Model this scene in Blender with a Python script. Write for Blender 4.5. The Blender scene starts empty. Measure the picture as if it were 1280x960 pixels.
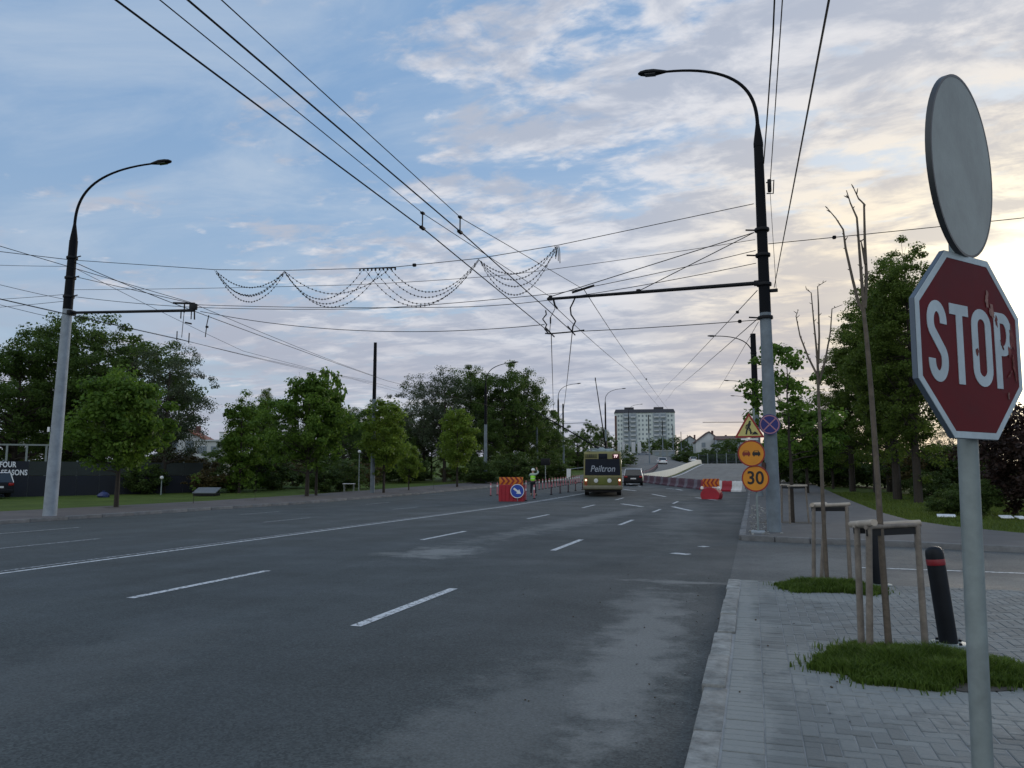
import bpy, bmesh, math, random
import numpy as np
from mathutils import Vector, Matrix, Euler
R = math.radians
rnd = random.Random(7)
SC = bpy.context.scene
COL = SC.collection

# ------------------------------------------------------------------ camera
F, H = 960.0, 1.6                       # focal length in photo pixels (1280 wide), eye height
YAW, PITCH = R(17.35), math.atan2(112, 960)
_f0 = np.array([-math.sin(YAW), math.cos(YAW), 0]); _r = np.array([math.cos(YAW), math.sin(YAW), 0])
_z = np.array([0, 0, 1.0])
_fw = _f0 * math.cos(PITCH) + _z * math.sin(PITCH); _up = -_f0 * math.sin(PITCH) + _z * math.cos(PITCH)
cam_d = bpy.data.cameras.new('camera'); cam = bpy.data.objects.new('camera', cam_d); COL.objects.link(cam)
cam_d.sensor_width = 36; cam_d.lens = 27.0; cam_d.clip_start = 0.05; cam_d.clip_end = 8000
cam.location = (0, 0, H); cam.rotation_euler = (math.pi / 2 + PITCH, 0, YAW)
SC.camera = cam

# ------------------------------------------------------------------ light
SUN_AZ, SUN_EL = R(19.5), R(7.0)         # azimuth clockwise from +Y (the road direction)
sun_dir = np.array([math.sin(SUN_AZ) * math.cos(SUN_EL), math.cos(SUN_AZ) * math.cos(SUN_EL), math.sin(SUN_EL)])
sl = bpy.data.lights.new('sun', 'SUN'); sl.energy = 0.75; sl.angle = R(14); sl.color = (1, .92, .80)
so = bpy.data.objects.new('sun', sl); COL.objects.link(so)
so.rotation_euler = Vector(-sun_dir).to_track_quat('-Z', 'Y').to_euler()
SC.view_settings.view_transform = 'Standard'; SC.view_settings.look = 'None'
SC.view_settings.exposure = 0.62; SC.view_settings.gamma = 1.0; SC.view_settings.use_curve_mapping = False
SC.cycles.max_bounces = 6; SC.cycles.diffuse_bounces = 3; SC.cycles.glossy_bounces = 3; SC.cycles.transparent_max_bounces = 6
SC.cycles.use_denoising = True

def build_world():
    w = bpy.data.worlds.new('World'); SC.world = w; w.use_nodes = True
    nt = w.node_tree; N = nt.nodes; L = nt.links; N.clear()
    def nd(t, **k):
        n = N.new(t)
        for a, b in k.items(): setattr(n, a, b)
        return n
    def val(x, i):
        if isinstance(x, (int, float)): i.default_value = x
        elif isinstance(x, tuple): i.default_value = x if len(x) == len(i.default_value) else (*x, 1)
        else: L.new(x, i)
    def M(op, a, b=0.0, c=0.0, clamp=False):
        n = nd('ShaderNodeMath', operation=op, use_clamp=clamp); val(a, n.inputs[0]); val(b, n.inputs[1]); val(c, n.inputs[2]); return n.outputs[0]
    def V(op, a, b):
        n = nd('ShaderNodeVectorMath', operation=op); val(a, n.inputs[0]); val(b, n.inputs[1]); return n
    def mix(f, a, b):
        n = nd('ShaderNodeMix', data_type='RGBA'); val(f, n.inputs[0]); val(a, n.inputs[6]); val(b, n.inputs[7]); return n.outputs[2]
    def ss(x, lo, hi):
        n = nd('ShaderNodeMapRange', interpolation_type='SMOOTHSTEP'); val(x, n.inputs[0]); val(lo, n.inputs[1]); val(hi, n.inputs[2]); return n.outputs[0]
    def noise(v, s, d, r=.55, dist=0.0):
        n = nd('ShaderNodeTexNoise'); L.new(v, n.inputs['Vector']); n.inputs['Scale'].default_value = s
        n.inputs['Detail'].default_value = d; n.inputs['Roughness'].default_value = r; n.inputs['Distortion'].default_value = dist
        return n.outputs[0]
    tc = nd('ShaderNodeTexCoord'); D = tc.outputs['Generated']
    sep = nd('ShaderNodeSeparateXYZ'); L.new(D, sep.inputs[0]); dx, dy, dz = sep.outputs
    sky = nd('ShaderNodeTexSky', sky_type='NISHITA'); sky.sun_disc = False
    sky.sun_elevation = SUN_EL; sky.sun_rotation = SUN_AZ; sky.altitude = 100; sky.air_density = 1.0; sky.dust_density = 1.2; sky.ozone_density = 1.6
    skyc = nd('ShaderNodeVectorMath', operation='MULTIPLY'); L.new(sky.outputs[0], skyc.inputs[0]); skyc.inputs[1].default_value = (.12, .12, .12)
    dots = V('DOT_PRODUCT', D, tuple(sun_dir)).outputs['Value']
    # cloud deck: direction projected on a high plane
    zz = M('ADD', M('MAXIMUM', dz, 0.0), .10)
    comb = nd('ShaderNodeCombineXYZ'); L.new(M('DIVIDE', dx, zz), comb.inputs[0]); L.new(M('DIVIDE', dy, zz), comb.inputs[1])
    P = comb.outputs[0]
    mp = nd('ShaderNodeMapping'); L.new(P, mp.inputs[0]); mp.inputs['Rotation'].default_value = (0, 0, R(28)); mp.inputs['Scale'].default_value = (1.0, 1.45, 1)
    big = noise(mp.outputs[0], .62, 3, .5, .3)
    mid = noise(mp.outputs[0], 3.3, 4, .55, .2)
    fine = noise(mp.outputs[0], 8.0, 6, .62, .3)
    dens = M('ADD', M('ADD', M('MULTIPLY', big, .62), M('MULTIPLY', mid, .66)), M('MULTIPLY', fine, .44))     # about .7 mean
    bias = M('MULTIPLY', M('SUBTRACT', ss(dots, .48, .90), .66), .32)
    low = M('MULTIPLY', M('SUBTRACT', 1.0, ss(dz, .10, .42)), .16)
    behind = M('SUBTRACT', 1.0, ss(dots, -.35, .35))                       # unseen cloud added behind the camera, as fill light on ground and trees
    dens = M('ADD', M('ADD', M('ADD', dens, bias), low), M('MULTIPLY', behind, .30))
    mask = ss(dens, .79, .945)
    # cloud colour: cool white away from the sun, cream towards it, thicker bellies darker
    warm = M('MULTIPLY', ss(dots, .855, .995), M('SUBTRACT', 1.0, M('MULTIPLY', ss(dz, .22, .52), .8)))
    glow = ss(dots, .962, 1.0)
    ccol = mix(warm, (.50, .505, .535), (.74, .63, .46))
    ccol = mix(behind, ccol, (.62, .655, .67))  # brighter colour for the unseen fill cloud
    ccol = mix(glow, ccol, (.98, .89, .68))
    belly = mix(warm, (.25, .285, .36), (.42, .385, .36))
    thick = ss(M('ADD', noise(mp.outputs[0], 3.4, 6, .62, .3), M('MULTIPLY', big, .3)), .52, .74)
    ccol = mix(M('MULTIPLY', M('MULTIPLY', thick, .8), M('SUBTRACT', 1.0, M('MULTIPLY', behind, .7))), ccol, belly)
    veil = mix(ss(dz, .05, .5), (.27, .35, .46), (.155, .265, .44))      # thin high haze over the blue
    gap = mix(.78, skyc.outputs[0], veil)
    wisp = ss(noise(mp.outputs[0], 1.1, 7, .6, .8), .42, .72)
    gap = mix(M('MULTIPLY', wisp, .62), gap, (.33, .39, .47))
    gap = mix(ss(dots, .84, 1.0), gap, (.50, .53, .56))
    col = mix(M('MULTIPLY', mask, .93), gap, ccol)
    # low layered stratus towards the horizon
    cs = nd('ShaderNodeCombineXYZ'); az = M('ARCTAN2', dx, dy)
    L.new(M('MULTIPLY', az, 2.2), cs.inputs[0]); L.new(M('MULTIPLY', dz, 17.0), cs.inputs[1])
    st = noise(cs.outputs[0], 1.2, 5, .55, .3)
    sm = M('MULTIPLY', M('SUBTRACT', 1.0, ss(dz, .07, .30)), ss(st, .34, .60))
    scol = mix(warm, (.265, .28, .34), (.285, .275, .31))
    scol = mix(glow, scol, (.74, .65, .50))
    col = mix(M('MULTIPLY', sm, .85), col, scol)
    # peach strip right above the horizon on the sun's side
    strip = M('MULTIPLY', M('SUBTRACT', 1.0, ss(dz, .03, .085)), ss(dots, .86, .99))
    col = mix(M('MULTIPLY', strip, .8), col, (.84, .66, .46))
    disc = ss(dots, .986, 1.002)
    col = mix(disc, col, (1.9, 1.65, 1.2))
    ground = ss(dz, -.06, 0.0)
    col = mix(ground, (.09, .10, .10), col)
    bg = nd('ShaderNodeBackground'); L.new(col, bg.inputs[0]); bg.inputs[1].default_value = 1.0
    # Nishita part already scaled to .12 (strength inside the usual .05-.15 range)
    out = nd('ShaderNodeOutputWorld'); L.new(bg.outputs[0], out.inputs[0])
build_world()

# ------------------------------------------------------------------ picking points on the photo as world points
def ray(px, py): return _fw * F + _r * (px - 640) - _up * (py - 480)
def gnd(px, py, z=0.0):
    d = ray(px, py); t = (z - H) / d[2]; return Vector(np.array([0, 0, H]) + d * t)
def atY(px, py, Y):
    d = ray(px, py); return Vector(np.array([0, 0, H]) + d * (Y / d[1]))
def atX(px, py, X):
    d = ray(px, py); return Vector(np.array([0, 0, H]) + d * (X / d[0]))
def atZ(px, Z):                          # ground position under column px at depth Z
    lat = (px - 640) / 960 * Z
    return .9545 * lat - .2982 * Z, .2982 * lat + .9545 * Z
def hgt(py, Z): return H + (592 - py) / 960 * Z     # height seen at row py at depth Z

# ------------------------------------------------------------------ terrain
_ys = np.array([-60, 0, 40, 50, 77, 95, 120, 150, 175, 200, 230, 300, 500, 4000.])
_gs = np.array([0, 0, 0.02, .12, .48, .82, 1.45, 2.75, 3.75, 4.1, 4.2, 4.3, 6.0, 14.0])
YS = np.array(sorted(set(list(np.arange(-60, 60, 4.)) + list(np.arange(60, 260, 5.)) + [280, 320, 380, 450, 600, 900, 1500, 2500, 4000])))
_gy = np.interp(YS, _ys, _gs)
_k = np.array([.25, .5, .25])
for _ in range(2): _gy[1:-6] = np.convolve(_gy, _k, 'same')[1:-6]
_gy[YS <= 36] = 0
def G0(y): return float(np.interp(y, YS, _gy))
def sst(t): t = min(1, max(0, t)); return t * t * (3 - 2 * t)
def G(x, y): return G0(y) + 3.0 * sst((-15 - x) / 14) * sst((y - 130) / 120)

# ------------------------------------------------------------------ materials
MATS = {}
def pm(name, rgb, rough=.6, metal=0.0, var=.12, scale=4.0, bump=0.0, bscale=60.0, island=0.0, emit=None, spec=.5, coat=0.0):
    """plain procedural material: two scales of noise vary the colour and the roughness"""
    if name in MATS: return MATS[name]
    m = bpy.data.materials.new(name); m.use_nodes = True; nt = m.node_tree; N = nt.nodes; L = nt.links
    b = N['Principled BSDF']; b.inputs['Metallic'].default_value = metal; b.inputs['Specular IOR Level'].default_value = spec
    b.inputs['Coat Weight'].default_value = coat
    tc = N.new('ShaderNodeTexCoord')
    n1 = N.new('ShaderNodeTexNoise'); n1.inputs['Scale'].default_value = scale; n1.inputs['Detail'].default_value = 7; n1.inputs['Roughness'].default_value = .65
    L.new(tc.outputs['Object'], n1.inputs['Vector'])
    mr = N.new('ShaderNodeMapRange'); L.new(n1.outputs[0], mr.inputs[0]); mr.inputs[1].default_value = .3; mr.inputs[2].default_value = .7
    mr.inputs[3].default_value = 1 - var; mr.inputs[4].default_value = 1 + var
    fac = mr.outputs[0]
    if island:
        g = N.new('ShaderNodeNewGeometry'); m2 = N.new('ShaderNodeMapRange'); L.new(g.outputs['Random Per Island'], m2.inputs[0])
        m2.inputs[3].default_value = 1 - island; m2.inputs[4].default_value = 1 + island
        mu = N.new('ShaderNodeMath'); mu.operation = 'MULTIPLY'; L.new(fac, mu.inputs[0]); L.new(m2.outputs[0], mu.inputs[1]); fac = mu.outputs[0]
    vm = N.new('ShaderNodeVectorMath'); vm.operation = 'SCALE'; vm.inputs[0].default_value = rgb; L.new(fac, vm.inputs['Scale'])
    L.new(vm.outputs[0], b.inputs['Base Color'])
    m3 = N.new('ShaderNodeMapRange'); L.new(n1.outputs[0], m3.inputs[0]); m3.inputs[3].default_value = max(.05, rough - .12); m3.inputs[4].default_value = min(1, rough + .12)
    L.new(m3.outputs[0], b.inputs['Roughness'])
    if bump:
        n2 = N.new('ShaderNodeTexNoise'); n2.inputs['Scale'].default_value = bscale; n2.inputs['Detail'].default_value = 5; L.new(tc.outputs['Object'], n2.inputs['Vector'])
        bp = N.new('ShaderNodeBump'); bp.inputs['Strength'].default_value = bump; bp.inputs['Distance'].default_value = .02; L.new(n2.outputs[0], bp.inputs['Height']); L.new(bp.outputs[0], b.inputs['Normal'])
    if emit:
        b.inputs['Emission Color'].default_value = (*emit[0], 1); b.inputs['Emission Strength'].default_value = emit[1]
    MATS[name] = m; return m
def leafmat(name, rgb, rgb2, transl=.45):
    if name in MATS: return MATS[name]
    m = bpy.data.materials.new(name); m.use_nodes = True; nt = m.node_tree; N = nt.nodes; L = nt.links; N.clear()
    g = N.new('ShaderNodeNewGeometry'); tc = N.new('ShaderNodeTexCoord'); n = N.new('ShaderNodeTexNoise'); n.inputs['Scale'].default_value = .9; n.inputs['Detail'].default_value = 3
    L.new(tc.outputs['Object'], n.inputs['Vector'])
    a = N.new('ShaderNodeMath'); a.operation = 'ADD'; L.new(g.outputs['Random Per Island'], a.inputs[0]); L.new(n.outputs[0], a.inputs[1])
    mr = N.new('ShaderNodeMapRange'); L.new(a.outputs[0], mr.inputs[0]); mr.inputs[1].default_value = .3; mr.inputs[2].default_value = 1.35
    mx = N.new('ShaderNodeMix'); mx.data_type = 'RGBA'; L.new(mr.outputs[0], mx.inputs[0]); mx.inputs[6].default_value = (*rgb, 1); mx.inputs[7].default_value = (*rgb2, 1)
    d = N.new('ShaderNodeBsdfPrincipled'); d.inputs['Roughness'].default_value = .55; d.inputs['Specular IOR Level'].default_value = .25; L.new(mx.outputs[2], d.inputs['Base Color'])
    t = N.new('ShaderNodeBsdfTranslucent'); L.new(mx.outputs[2], t.inputs[0])
    ms = N.new('ShaderNodeMixShader'); ms.inputs[0].default_value = transl; L.new(d.outputs[0], ms.inputs[1]); L.new(t.outputs[0], ms.inputs[2])
    o = N.new('ShaderNodeOutputMaterial'); L.new(ms.outputs[0], o.inputs[0]); MATS[name] = m; return m

# ------------------------------------------------------------------ mesh collecting
class MB:
    def __init__(s): s.v = []; s.f = []; s.mi = []; s.cur = 0
    def add(s, vs, fs):
        o = len(s.v); s.v += [tuple(p) for p in vs]; s.f += [tuple(i + o for i in f) for f in fs]; s.mi += [s.cur] * len(fs); return s
    def box(s, c, d, rz=0.0, bev=0.0, rot=None):
        hx, hy, hz = d[0] / 2, d[1] / 2, d[2] / 2
        if bev:
            b = min(bev, hx * .9, hy * .9, hz * .9); bm = bmesh.new(); bmesh.ops.create_cube(bm, size=1)
            for v in bm.verts: v.co = Vector((v.co.x * d[0], v.co.y * d[1], v.co.z * d[2]))
            bmesh.ops.bevel(bm, geom=bm.edges[:], offset=b, segments=2, affect='EDGES', profile=.5)
            vs = [v.co.copy() for v in bm.verts]; fs = [[v.index for v in f.verts] for f in bm.faces]; bm.free()
        else:
            vs = [Vector((x, y, z)) for x in (-hx, hx) for y in (-hy, hy) for z in (-hz, hz)]
            fs = [(0, 1, 3, 2), (4, 6, 7, 5), (0, 4, 5, 1), (2, 3, 7, 6), (0, 2, 6, 4), (1, 5, 7, 3)]
        m = rot if rot is not None else Matrix.Rotation(rz, 3, 'Z'); c = Vector(c)
        return s.add([m @ v + c for v in vs], fs)
    def tube(s, pts, rad, n=8, cap=True, ell=1.0):
        pts = [Vector(p) for p in pts]; k = len(pts)
        if not hasattr(rad, '__len__'): rad = [rad] * k
        vs = []; prev = None
        for i, p in enumerate(pts):
            t = (pts[min(i + 1, k - 1)] - pts[max(i - 1, 0)]).normalized()
            if prev is None:
                a = Vector((0, 0, 1)) if abs(t.z) < .9 else Vector((1, 0, 0)); u = t.cross(a).normalized()
            else: u = (prev - t * prev.dot(t)).normalized()
            prev = u; w = t.cross(u)
            for j in range(n):
                an = 2 * math.pi * j / n; vs.append(p + (u * math.cos(an) + w * math.sin(an) * ell) * rad[i])
        fs = [(i * n + j, i * n + (j + 1) % n, (i + 1) * n + (j + 1) % n, (i + 1) * n + j) for i in range(k - 1) for j in range(n)]
        if cap: fs += [tuple(range(n))[::-1], tuple((k - 1) * n + j for j in range(n))]
        return s.add(vs, fs)
    def lathe(s, prof, c=(0, 0, 0), n=20):
        c = Vector(c); vs = [c + Vector((r * math.cos(2 * math.pi * j / n), r * math.sin(2 * math.pi * j / n), z)) for r, z in prof for j in range(n)]; k = len(prof)
        fs = [(i * n + j, i * n + (j + 1) % n, (i + 1) * n + (j + 1) % n, (i + 1) * n + j) for i in range(k - 1) for j in range(n)]
        fs += [tuple(range(n))[::-1], tuple((k - 1) * n + j for j in range(n))]
        return s.add(vs, fs)
    def prism(s, poly, t0, t1, fr=None):
        """2D polygon extruded from t0 to t1 along the frame's normal; fr = (origin, u, v, n)"""
        o, u, v, n = [Vector(q) for q in (fr or ((0, 0, 0), (1, 0, 0), (0, 0, 1), (0, -1, 0)))]; k = len(poly)
        vs = [o + u * a + v * b + n * t for t in (t0, t1) for a, b in poly]
        fs = [tuple(range(k))[::-1], tuple(range(k, 2 * k))] + [(i, (i + 1) % k, k + (i + 1) % k, k + i) for i in range(k)]
        return s.add(vs, fs)
    def ring(s, outer, inner, t0, t1, fr=None):
        o, u, v, n = [Vector(q) for q in (fr or ((0, 0, 0), (1, 0, 0), (0, 0, 1), (0, -1, 0)))]; k = len(outer)
        vs = [o + u * a + v * b + n * t for t in (t0, t1) for pl in (outer, inner) for a, b in pl]
        fs = []
        for i in range(k):
            j = (i + 1) % k
            fs += [(2 * k + i, 2 * k + j, 3 * k + j, 3 * k + i), (i, j, 2 * k + j, 2 * k + i), (k + j, k + i, 3 * k + i, 3 * k + j), (j, i, k + i, k + j)]
        return s.add(vs, fs)
    def stroke(s, path, w, t0, t1, fr=None):
        """flat lettering stroke of width w along a 2D path"""
        P = [Vector((a, b)) for a, b in path]; Lf, Rt = [], []
        for i, p in enumerate(P):
            t = (P[min(i + 1, len(P) - 1)] - P[max(i - 1, 0)]).normalized(); nn = Vector((-t.y, t.x)) * w / 2
            Lf.append(p + nn); Rt.append(p - nn)
        for i in range(len(P) - 1):
            s.prism([Rt[i], Rt[i + 1], Lf[i + 1], Lf[i]], t0, t1, fr)
        return s
    def mesh(s, name, mats, smooth=True):
        me = bpy.data.meshes.new(name); me.from_pydata(s.v, [], s.f); me.update()
        mats = mats if isinstance(mats, (list, tuple)) else [mats]
        for m in mats: me.materials.append(m)
        if len(mats) > 1: me.polygons.foreach_set('material_index', s.mi)
        bm = bmesh.new(); bm.from_mesh(me); bmesh.ops.recalc_face_normals(bm, faces=bm.faces[:])
        if smooth:
            for f in bm.faces: f.smooth = True
            for e in bm.edges:
                if len(e.link_faces) == 2 and e.calc_face_angle(0) > R(38): e.smooth = False
        bm.to_mesh(me); bm.free(); return me
    def build(s, name, mats, parent=None, smooth=True, loc=None):
        o = bpy.data.objects.new(name, s.mesh(name, mats, smooth)); COL.objects.link(o)
        if parent: o.parent = parent
        if loc: o.location = loc
        return o
def tag(o, label=None, cat=None, group=None, kind=None):
    if label: o['label'] = label
    if cat: o['category'] = cat
    if group: o['group'] = group
    if kind: o['kind'] = kind
    return o
def thing(name, label, cat, loc=(0, 0, 0), rz=0.0, group=None, kind=None):
    o = bpy.data.objects.new(name, None); COL.objects.link(o); o.empty_display_size = .2
    o.location = loc; o.rotation_euler = (0, 0, rz); return tag(o, label, cat, group, kind)
def dup(root, loc, rz=None, label=None, scale=None):
    r = root.copy(); COL.objects.link(r); r.location = loc
    if rz is not None: r.rotation_euler = (0, 0, rz)
    if label: r['label'] = label
    if scale: r.scale = scale if hasattr(scale, '__len__') else (scale,) * 3
    for ch in root.children:
        c = ch.copy(); COL.objects.link(c); c.parent = r
        for g in ch.children:
            d = g.copy(); COL.objects.link(d); d.parent = c
    return r
def struct(o): o['kind'] = 'structure'; return o
def circ(r, n=40, c=(0, 0)): return [(c[0] + r * math.cos(2 * math.pi * i / n), c[1] + r * math.sin(2 * math.pi * i / n)) for i in range(n)]
def text(name, s, mat, parent, size, depth=.004, frame=None, shear=0.0, bold=0.0, sx=1.0, align='CENTER', spacing=1.0):
    cu = bpy.data.curves.new(name, 'FONT'); cu.body = s; cu.size = size; cu.extrude = depth / 2; cu.align_x = align; cu.align_y = 'CENTER'
    cu.shear = shear; cu.offset = bold; cu.space_character = spacing; cu.resolution_u = 4
    t = bpy.data.objects.new(name + '_curve', cu); COL.objects.link(t)
    dg = bpy.context.evaluated_depsgraph_get(); dg.update(); me = bpy.data.meshes.new_from_object(t.evaluated_get(dg)); bpy.data.objects.remove(t); bpy.data.curves.remove(cu)
    o_, u, v, n = [Vector(q) for q in (frame or ((0, 0, 0), (1, 0, 0), (0, 0, 1), (0, -1, 0)))]
    for w in me.vertices:
        c = w.co.copy(); w.co = o_ + u * (c.x * sx) + v * c.y + n * c.z
    me.materials.clear(); me.materials.append(mat); me.name = name
    o = bpy.data.objects.new(name, me); COL.objects.link(o); o.parent = parent; return o

# common materials
m_dark = pm('dark_painted_steel', (.008, .009, .012), .6, spec=.25)
m_wire = pm('black_wire', (.007, .008, .010), .7, spec=.15)
m_conc = pm('pole_concrete', (.27, .31, .35), .85, var=.22, scale=3, bump=.25, bscale=40)
m_conc_shaded = pm('shaded_pole_concrete', (.17, .205, .235), .85, var=.25, scale=3, bump=.25, bscale=40)  # darker copy of the pole concrete, backlit shade put into the colour
m_poleblack = pm('black_pole_paint', (.006, .007, .010), .75, spec=.15)
m_galv = pm('galvanised_steel', (.23, .27, .27), .55, .35, var=.18, scale=9, bump=.05)
m_white = pm('white_paint', (.72, .74, .76), .6, var=.1)
m_glass = pm('dark_glass', (.012, .016, .02), .08, spec=.8)
m_rubber = pm('tyre_rubber', (.012, .012, .013), .9)
m_alu = pm('wheel_alloy', (.4, .41, .43), .35, .8)
m_bark = pm('tree_bark', (.035, .028, .022), .95, var=.3, scale=9, bump=.5, bscale=30)
m_redlamp = pm('red_lamp_lens', (.3, .01, .01), .2)

# ------------------------------------------------------------------ setting: ground, roads, pavements
def strip(name, edge, y0, y1, dz, mat, step=None):
    """sheet between x = edge(y)[0] and edge(y)[1], following the terrain"""
    ys = sorted(set([y0, y1] + [float(y) for y in YS if y0 < y < y1] + ([y0 + step * i for i in range(int((y1 - y0) / step))] if step else [])))
    mb = MB(); vs = []
    for y in ys:
        a, b = edge(y); n = 6
        for i in range(n + 1):
            x = a + (b - a) * i / n; vs.append((x, y, (G(x, y) if dz > .05 else G0(y)) + dz))
    n = 6
    fs = [(i * (n + 1) + j, i * (n + 1) + j + 1, (i + 1) * (n + 1) + j + 1, (i + 1) * (n + 1) + j) for i in range(len(ys) - 1) for j in range(n)]
    mb.add(vs, fs); return struct(mb.build(name, mat))

def ground_mat():
    m = bpy.data.materials.new('lawn'); m.use_nodes = True; nt = m.node_tree; N = nt.nodes; L = nt.links; b = N['Principled BSDF']
    tc = N.new('ShaderNodeTexCoord'); cols = []
    def noise(s, d, r=.6):
        n = N.new('ShaderNodeTexNoise'); n.inputs['Scale'].default_value = s; n.inputs['Detail'].default_value = d; n.inputs['Roughness'].default_value = r
        L.new(tc.outputs['Object'], n.inputs['Vector']); return n.outputs[0]
    r = N.new('ShaderNodeValToRGB'); L.new(noise(.35, 8, .7), r.inputs[0])
    r.color_ramp.elements[0].position = .3; r.color_ramp.elements[0].color = (.048, .075, .014, 1)
    r.color_ramp.elements[1].position = .72; r.color_ramp.elements[1].color = (.105, .150, .030, 1)
    L.new(r.outputs[0], b.inputs['Base Color']); b.inputs['Roughness'].default_value = .95; b.inputs['Specular IOR Level'].default_value = .15
    bp = N.new('ShaderNodeBump'); bp.inputs['Strength'].default_value = .8; bp.inputs['Distance'].default_value = .06; L.new(noise(14, 6, .7), bp.inputs['Height']); L.new(bp.outputs[0], b.inputs['Normal'])
    return m
def asphalt_mat(name, rgb, dust):
    """asphalt: aggregate speckle, broad wear, tyre-polished lanes, patches of pale dust [(x, y, rx, ry, angle, strength)]"""
    m = bpy.data.materials.new(name); m.use_nodes = True; nt = m.node_tree; N = nt.nodes; L = nt.links; b = N['Principled BSDF']
    tc = N.new('ShaderNodeTexCoord'); P = tc.outputs['Object']
    def noise(s, d, r=.6, v=None):
        n = N.new('ShaderNodeTexNoise'); n.inputs['Scale'].default_value = s; n.inputs['Detail'].default_value = d; n.inputs['Roughness'].default_value = r; L.new(v or P, n.inputs['Vector']); return n.outputs[0]
    def mth(op, a, c, cl=False):
        n = N.new('ShaderNodeMath'); n.operation = op; n.use_clamp = cl
        for i, q in enumerate((a, c)):
            if isinstance(q, (int, float)): n.inputs[i].default_value = q
            else: L.new(q, n.inputs[i])
        return n.outputs[0]
    def mrange(x, a, c, d, e, t='LINEAR'):
        n = N.new('ShaderNodeMapRange'); n.interpolation_type = t; L.new(x, n.inputs[0])
        for i, q in enumerate((a, c, d, e)): n.inputs[i + 1].default_value = q
        return n.outputs[0]
    vor = N.new('ShaderNodeTexVoronoi'); vor.inputs['Scale'].default_value = 70; L.new(P, vor.inputs['Vector'])
    sp = N.new('ShaderNodeSeparateColor'); L.new(vor.outputs['Color'], sp.inputs[0])
    mpn = N.new('ShaderNodeMapping'); L.new(P, mpn.inputs[0]); mpn.inputs['Scale'].default_value = (1.1, .07, 1)
    f = mth('MULTIPLY', mrange(sp.outputs[0], 0, 1, .55, 1.5), mrange(noise(.25, 6, .65), .3, .7, .80, 1.2))
    f = mth('MULTIPLY', f, mrange(noise(1.0, 5, .6, mpn.outputs[0]), .3, .7, .84, 1.16))
    f = mth('MULTIPLY', f, mrange(noise(22, 4, .7), .3, .7, .86, 1.14))
    # a few pale stones and chips pressed into the surface
    v2 = N.new('ShaderNodeTexVoronoi'); v2.inputs['Scale'].default_value = 9; L.new(P, v2.inputs['Vector'])
    chip = mth('MULTIPLY', mrange(v2.outputs['Distance'], .03, .07, 1, 0), mrange(noise(1.3, 2), .50, .56, 0, 1))
    # hairline cracks
    v3 = N.new('ShaderNodeTexVoronoi'); v3.feature = 'DISTANCE_TO_EDGE'; v3.inputs['Scale'].default_value = .38
    dn = N.new('ShaderNodeVectorMath'); dn.operation = 'ADD'; nc = N.new('ShaderNodeTexNoise'); nc.inputs['Scale'].default_value = 1.6; nc.inputs['Detail'].default_value = 6; L.new(P, nc.inputs['Vector']); L.new(P, dn.inputs[0]); L.new(nc.outputs['Color'], dn.inputs[1]); L.new(dn.outputs[0], v3.inputs['Vector'])
    crack = mth('MULTIPLY', mrange(v3.outputs['Distance'], .001, .006, 1, 0), mrange(noise(.22, 2), .54, .62, 0, .35))
    sc = N.new('ShaderNodeVectorMath'); sc.operation = 'SCALE'; sc.inputs[0].default_value = rgb; L.new(f, sc.inputs['Scale'])
    col = sc.outputs[0]
    def mixc(fac, a, c):
        n = N.new('ShaderNodeMix'); n.data_type = 'RGBA'; L.new(fac, n.inputs[0]); L.new(a, n.inputs[6]); n.inputs[7].default_value = (*c, 1); return n.outputs[2]
    col = mixc(crack, col, (.012, .013, .015))
    edge = noise(2.2, 7, .7); grain = noise(45, 3, .7)
    tot = None
    for (x, y, rx, ry, a, st) in dust:
        mp = N.new('ShaderNodeMapping'); mp.vector_type = 'TEXTURE'; L.new(P, mp.inputs[0]); mp.inputs['Location'].default_value = (x, y, 0); mp.inputs['Rotation'].default_value = (0, 0, a); mp.inputs['Scale'].default_value = (rx, ry, 100)
        ln = N.new('ShaderNodeVectorMath'); ln.operation = 'LENGTH'; L.new(mp.outputs[0], ln.inputs[0])
        q = mth('ADD', ln.outputs['Value'], mrange(edge, .3, .7, -.55, .55))
        q = mrange(q, .25, 1.1, st, 0, 'SMOOTHSTEP'); tot = q if tot is None else mth('MAXIMUM', tot, q)
    if tot is not None:
        tot = mth('MULTIPLY', tot, mrange(grain, .35, .62, .55, 1.0)); col = mixc(tot, col, (.225, .232, .225))
    col = mixc(mth('MULTIPLY', chip, .6), col, (.30, .30, .29))
    L.new(col, b.inputs['Base Color']); L.new(mrange(noise(.6, 4), .3, .7, .62, .86), b.inputs['Roughness']); b.inputs['Specular IOR Level'].default_value = .42
    bp = N.new('ShaderNodeBump'); bp.inputs['Strength'].default_value = .35; bp.inputs['Distance'].default_value = .008; L.new(sp.outputs[1], bp.inputs['Height']); L.new(bp.outputs[0], b.inputs['Normal'])
    return m

AC = (.044, .052, .053)
m_asph = asphalt_mat('road_asphalt', AC, [(-1.08, 7.4, .50, 4.4, R(2), .75), (-1.5, 5.2, .75, 2.6, R(-8), .38), (-1.25, 9.6, .55, 1.6, R(4), .5), (-6.2, 14.9, .9, 1.5, R(8), .95), (-7.0, 14.3, .5, .5, 0, .6), (-5.6, 27, .8, 13, R(-4), .55), (-1.1, 11.9, 1.0, .2, 0, .8), (-2.6, 30, 1.0, 14, R(3), .28), (-5.4, 5.2, 1.0, 3.0, R(12), .12)])
m_asph2 = asphalt_mat('side_street_asphalt', (.074, .082, .083), [(1.0, 15, 1.5, 2.5, 0, .3), (6, 13.3, 5, .8, 0, .3)])
m_asph3 = asphalt_mat('new_deck_asphalt', (.092, .099, .10), [])
m_tile = pm('pavement_tiles', (.085, .085, .086), .85, var=.28, scale=1.4, bump=.4, bscale=9)
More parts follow.
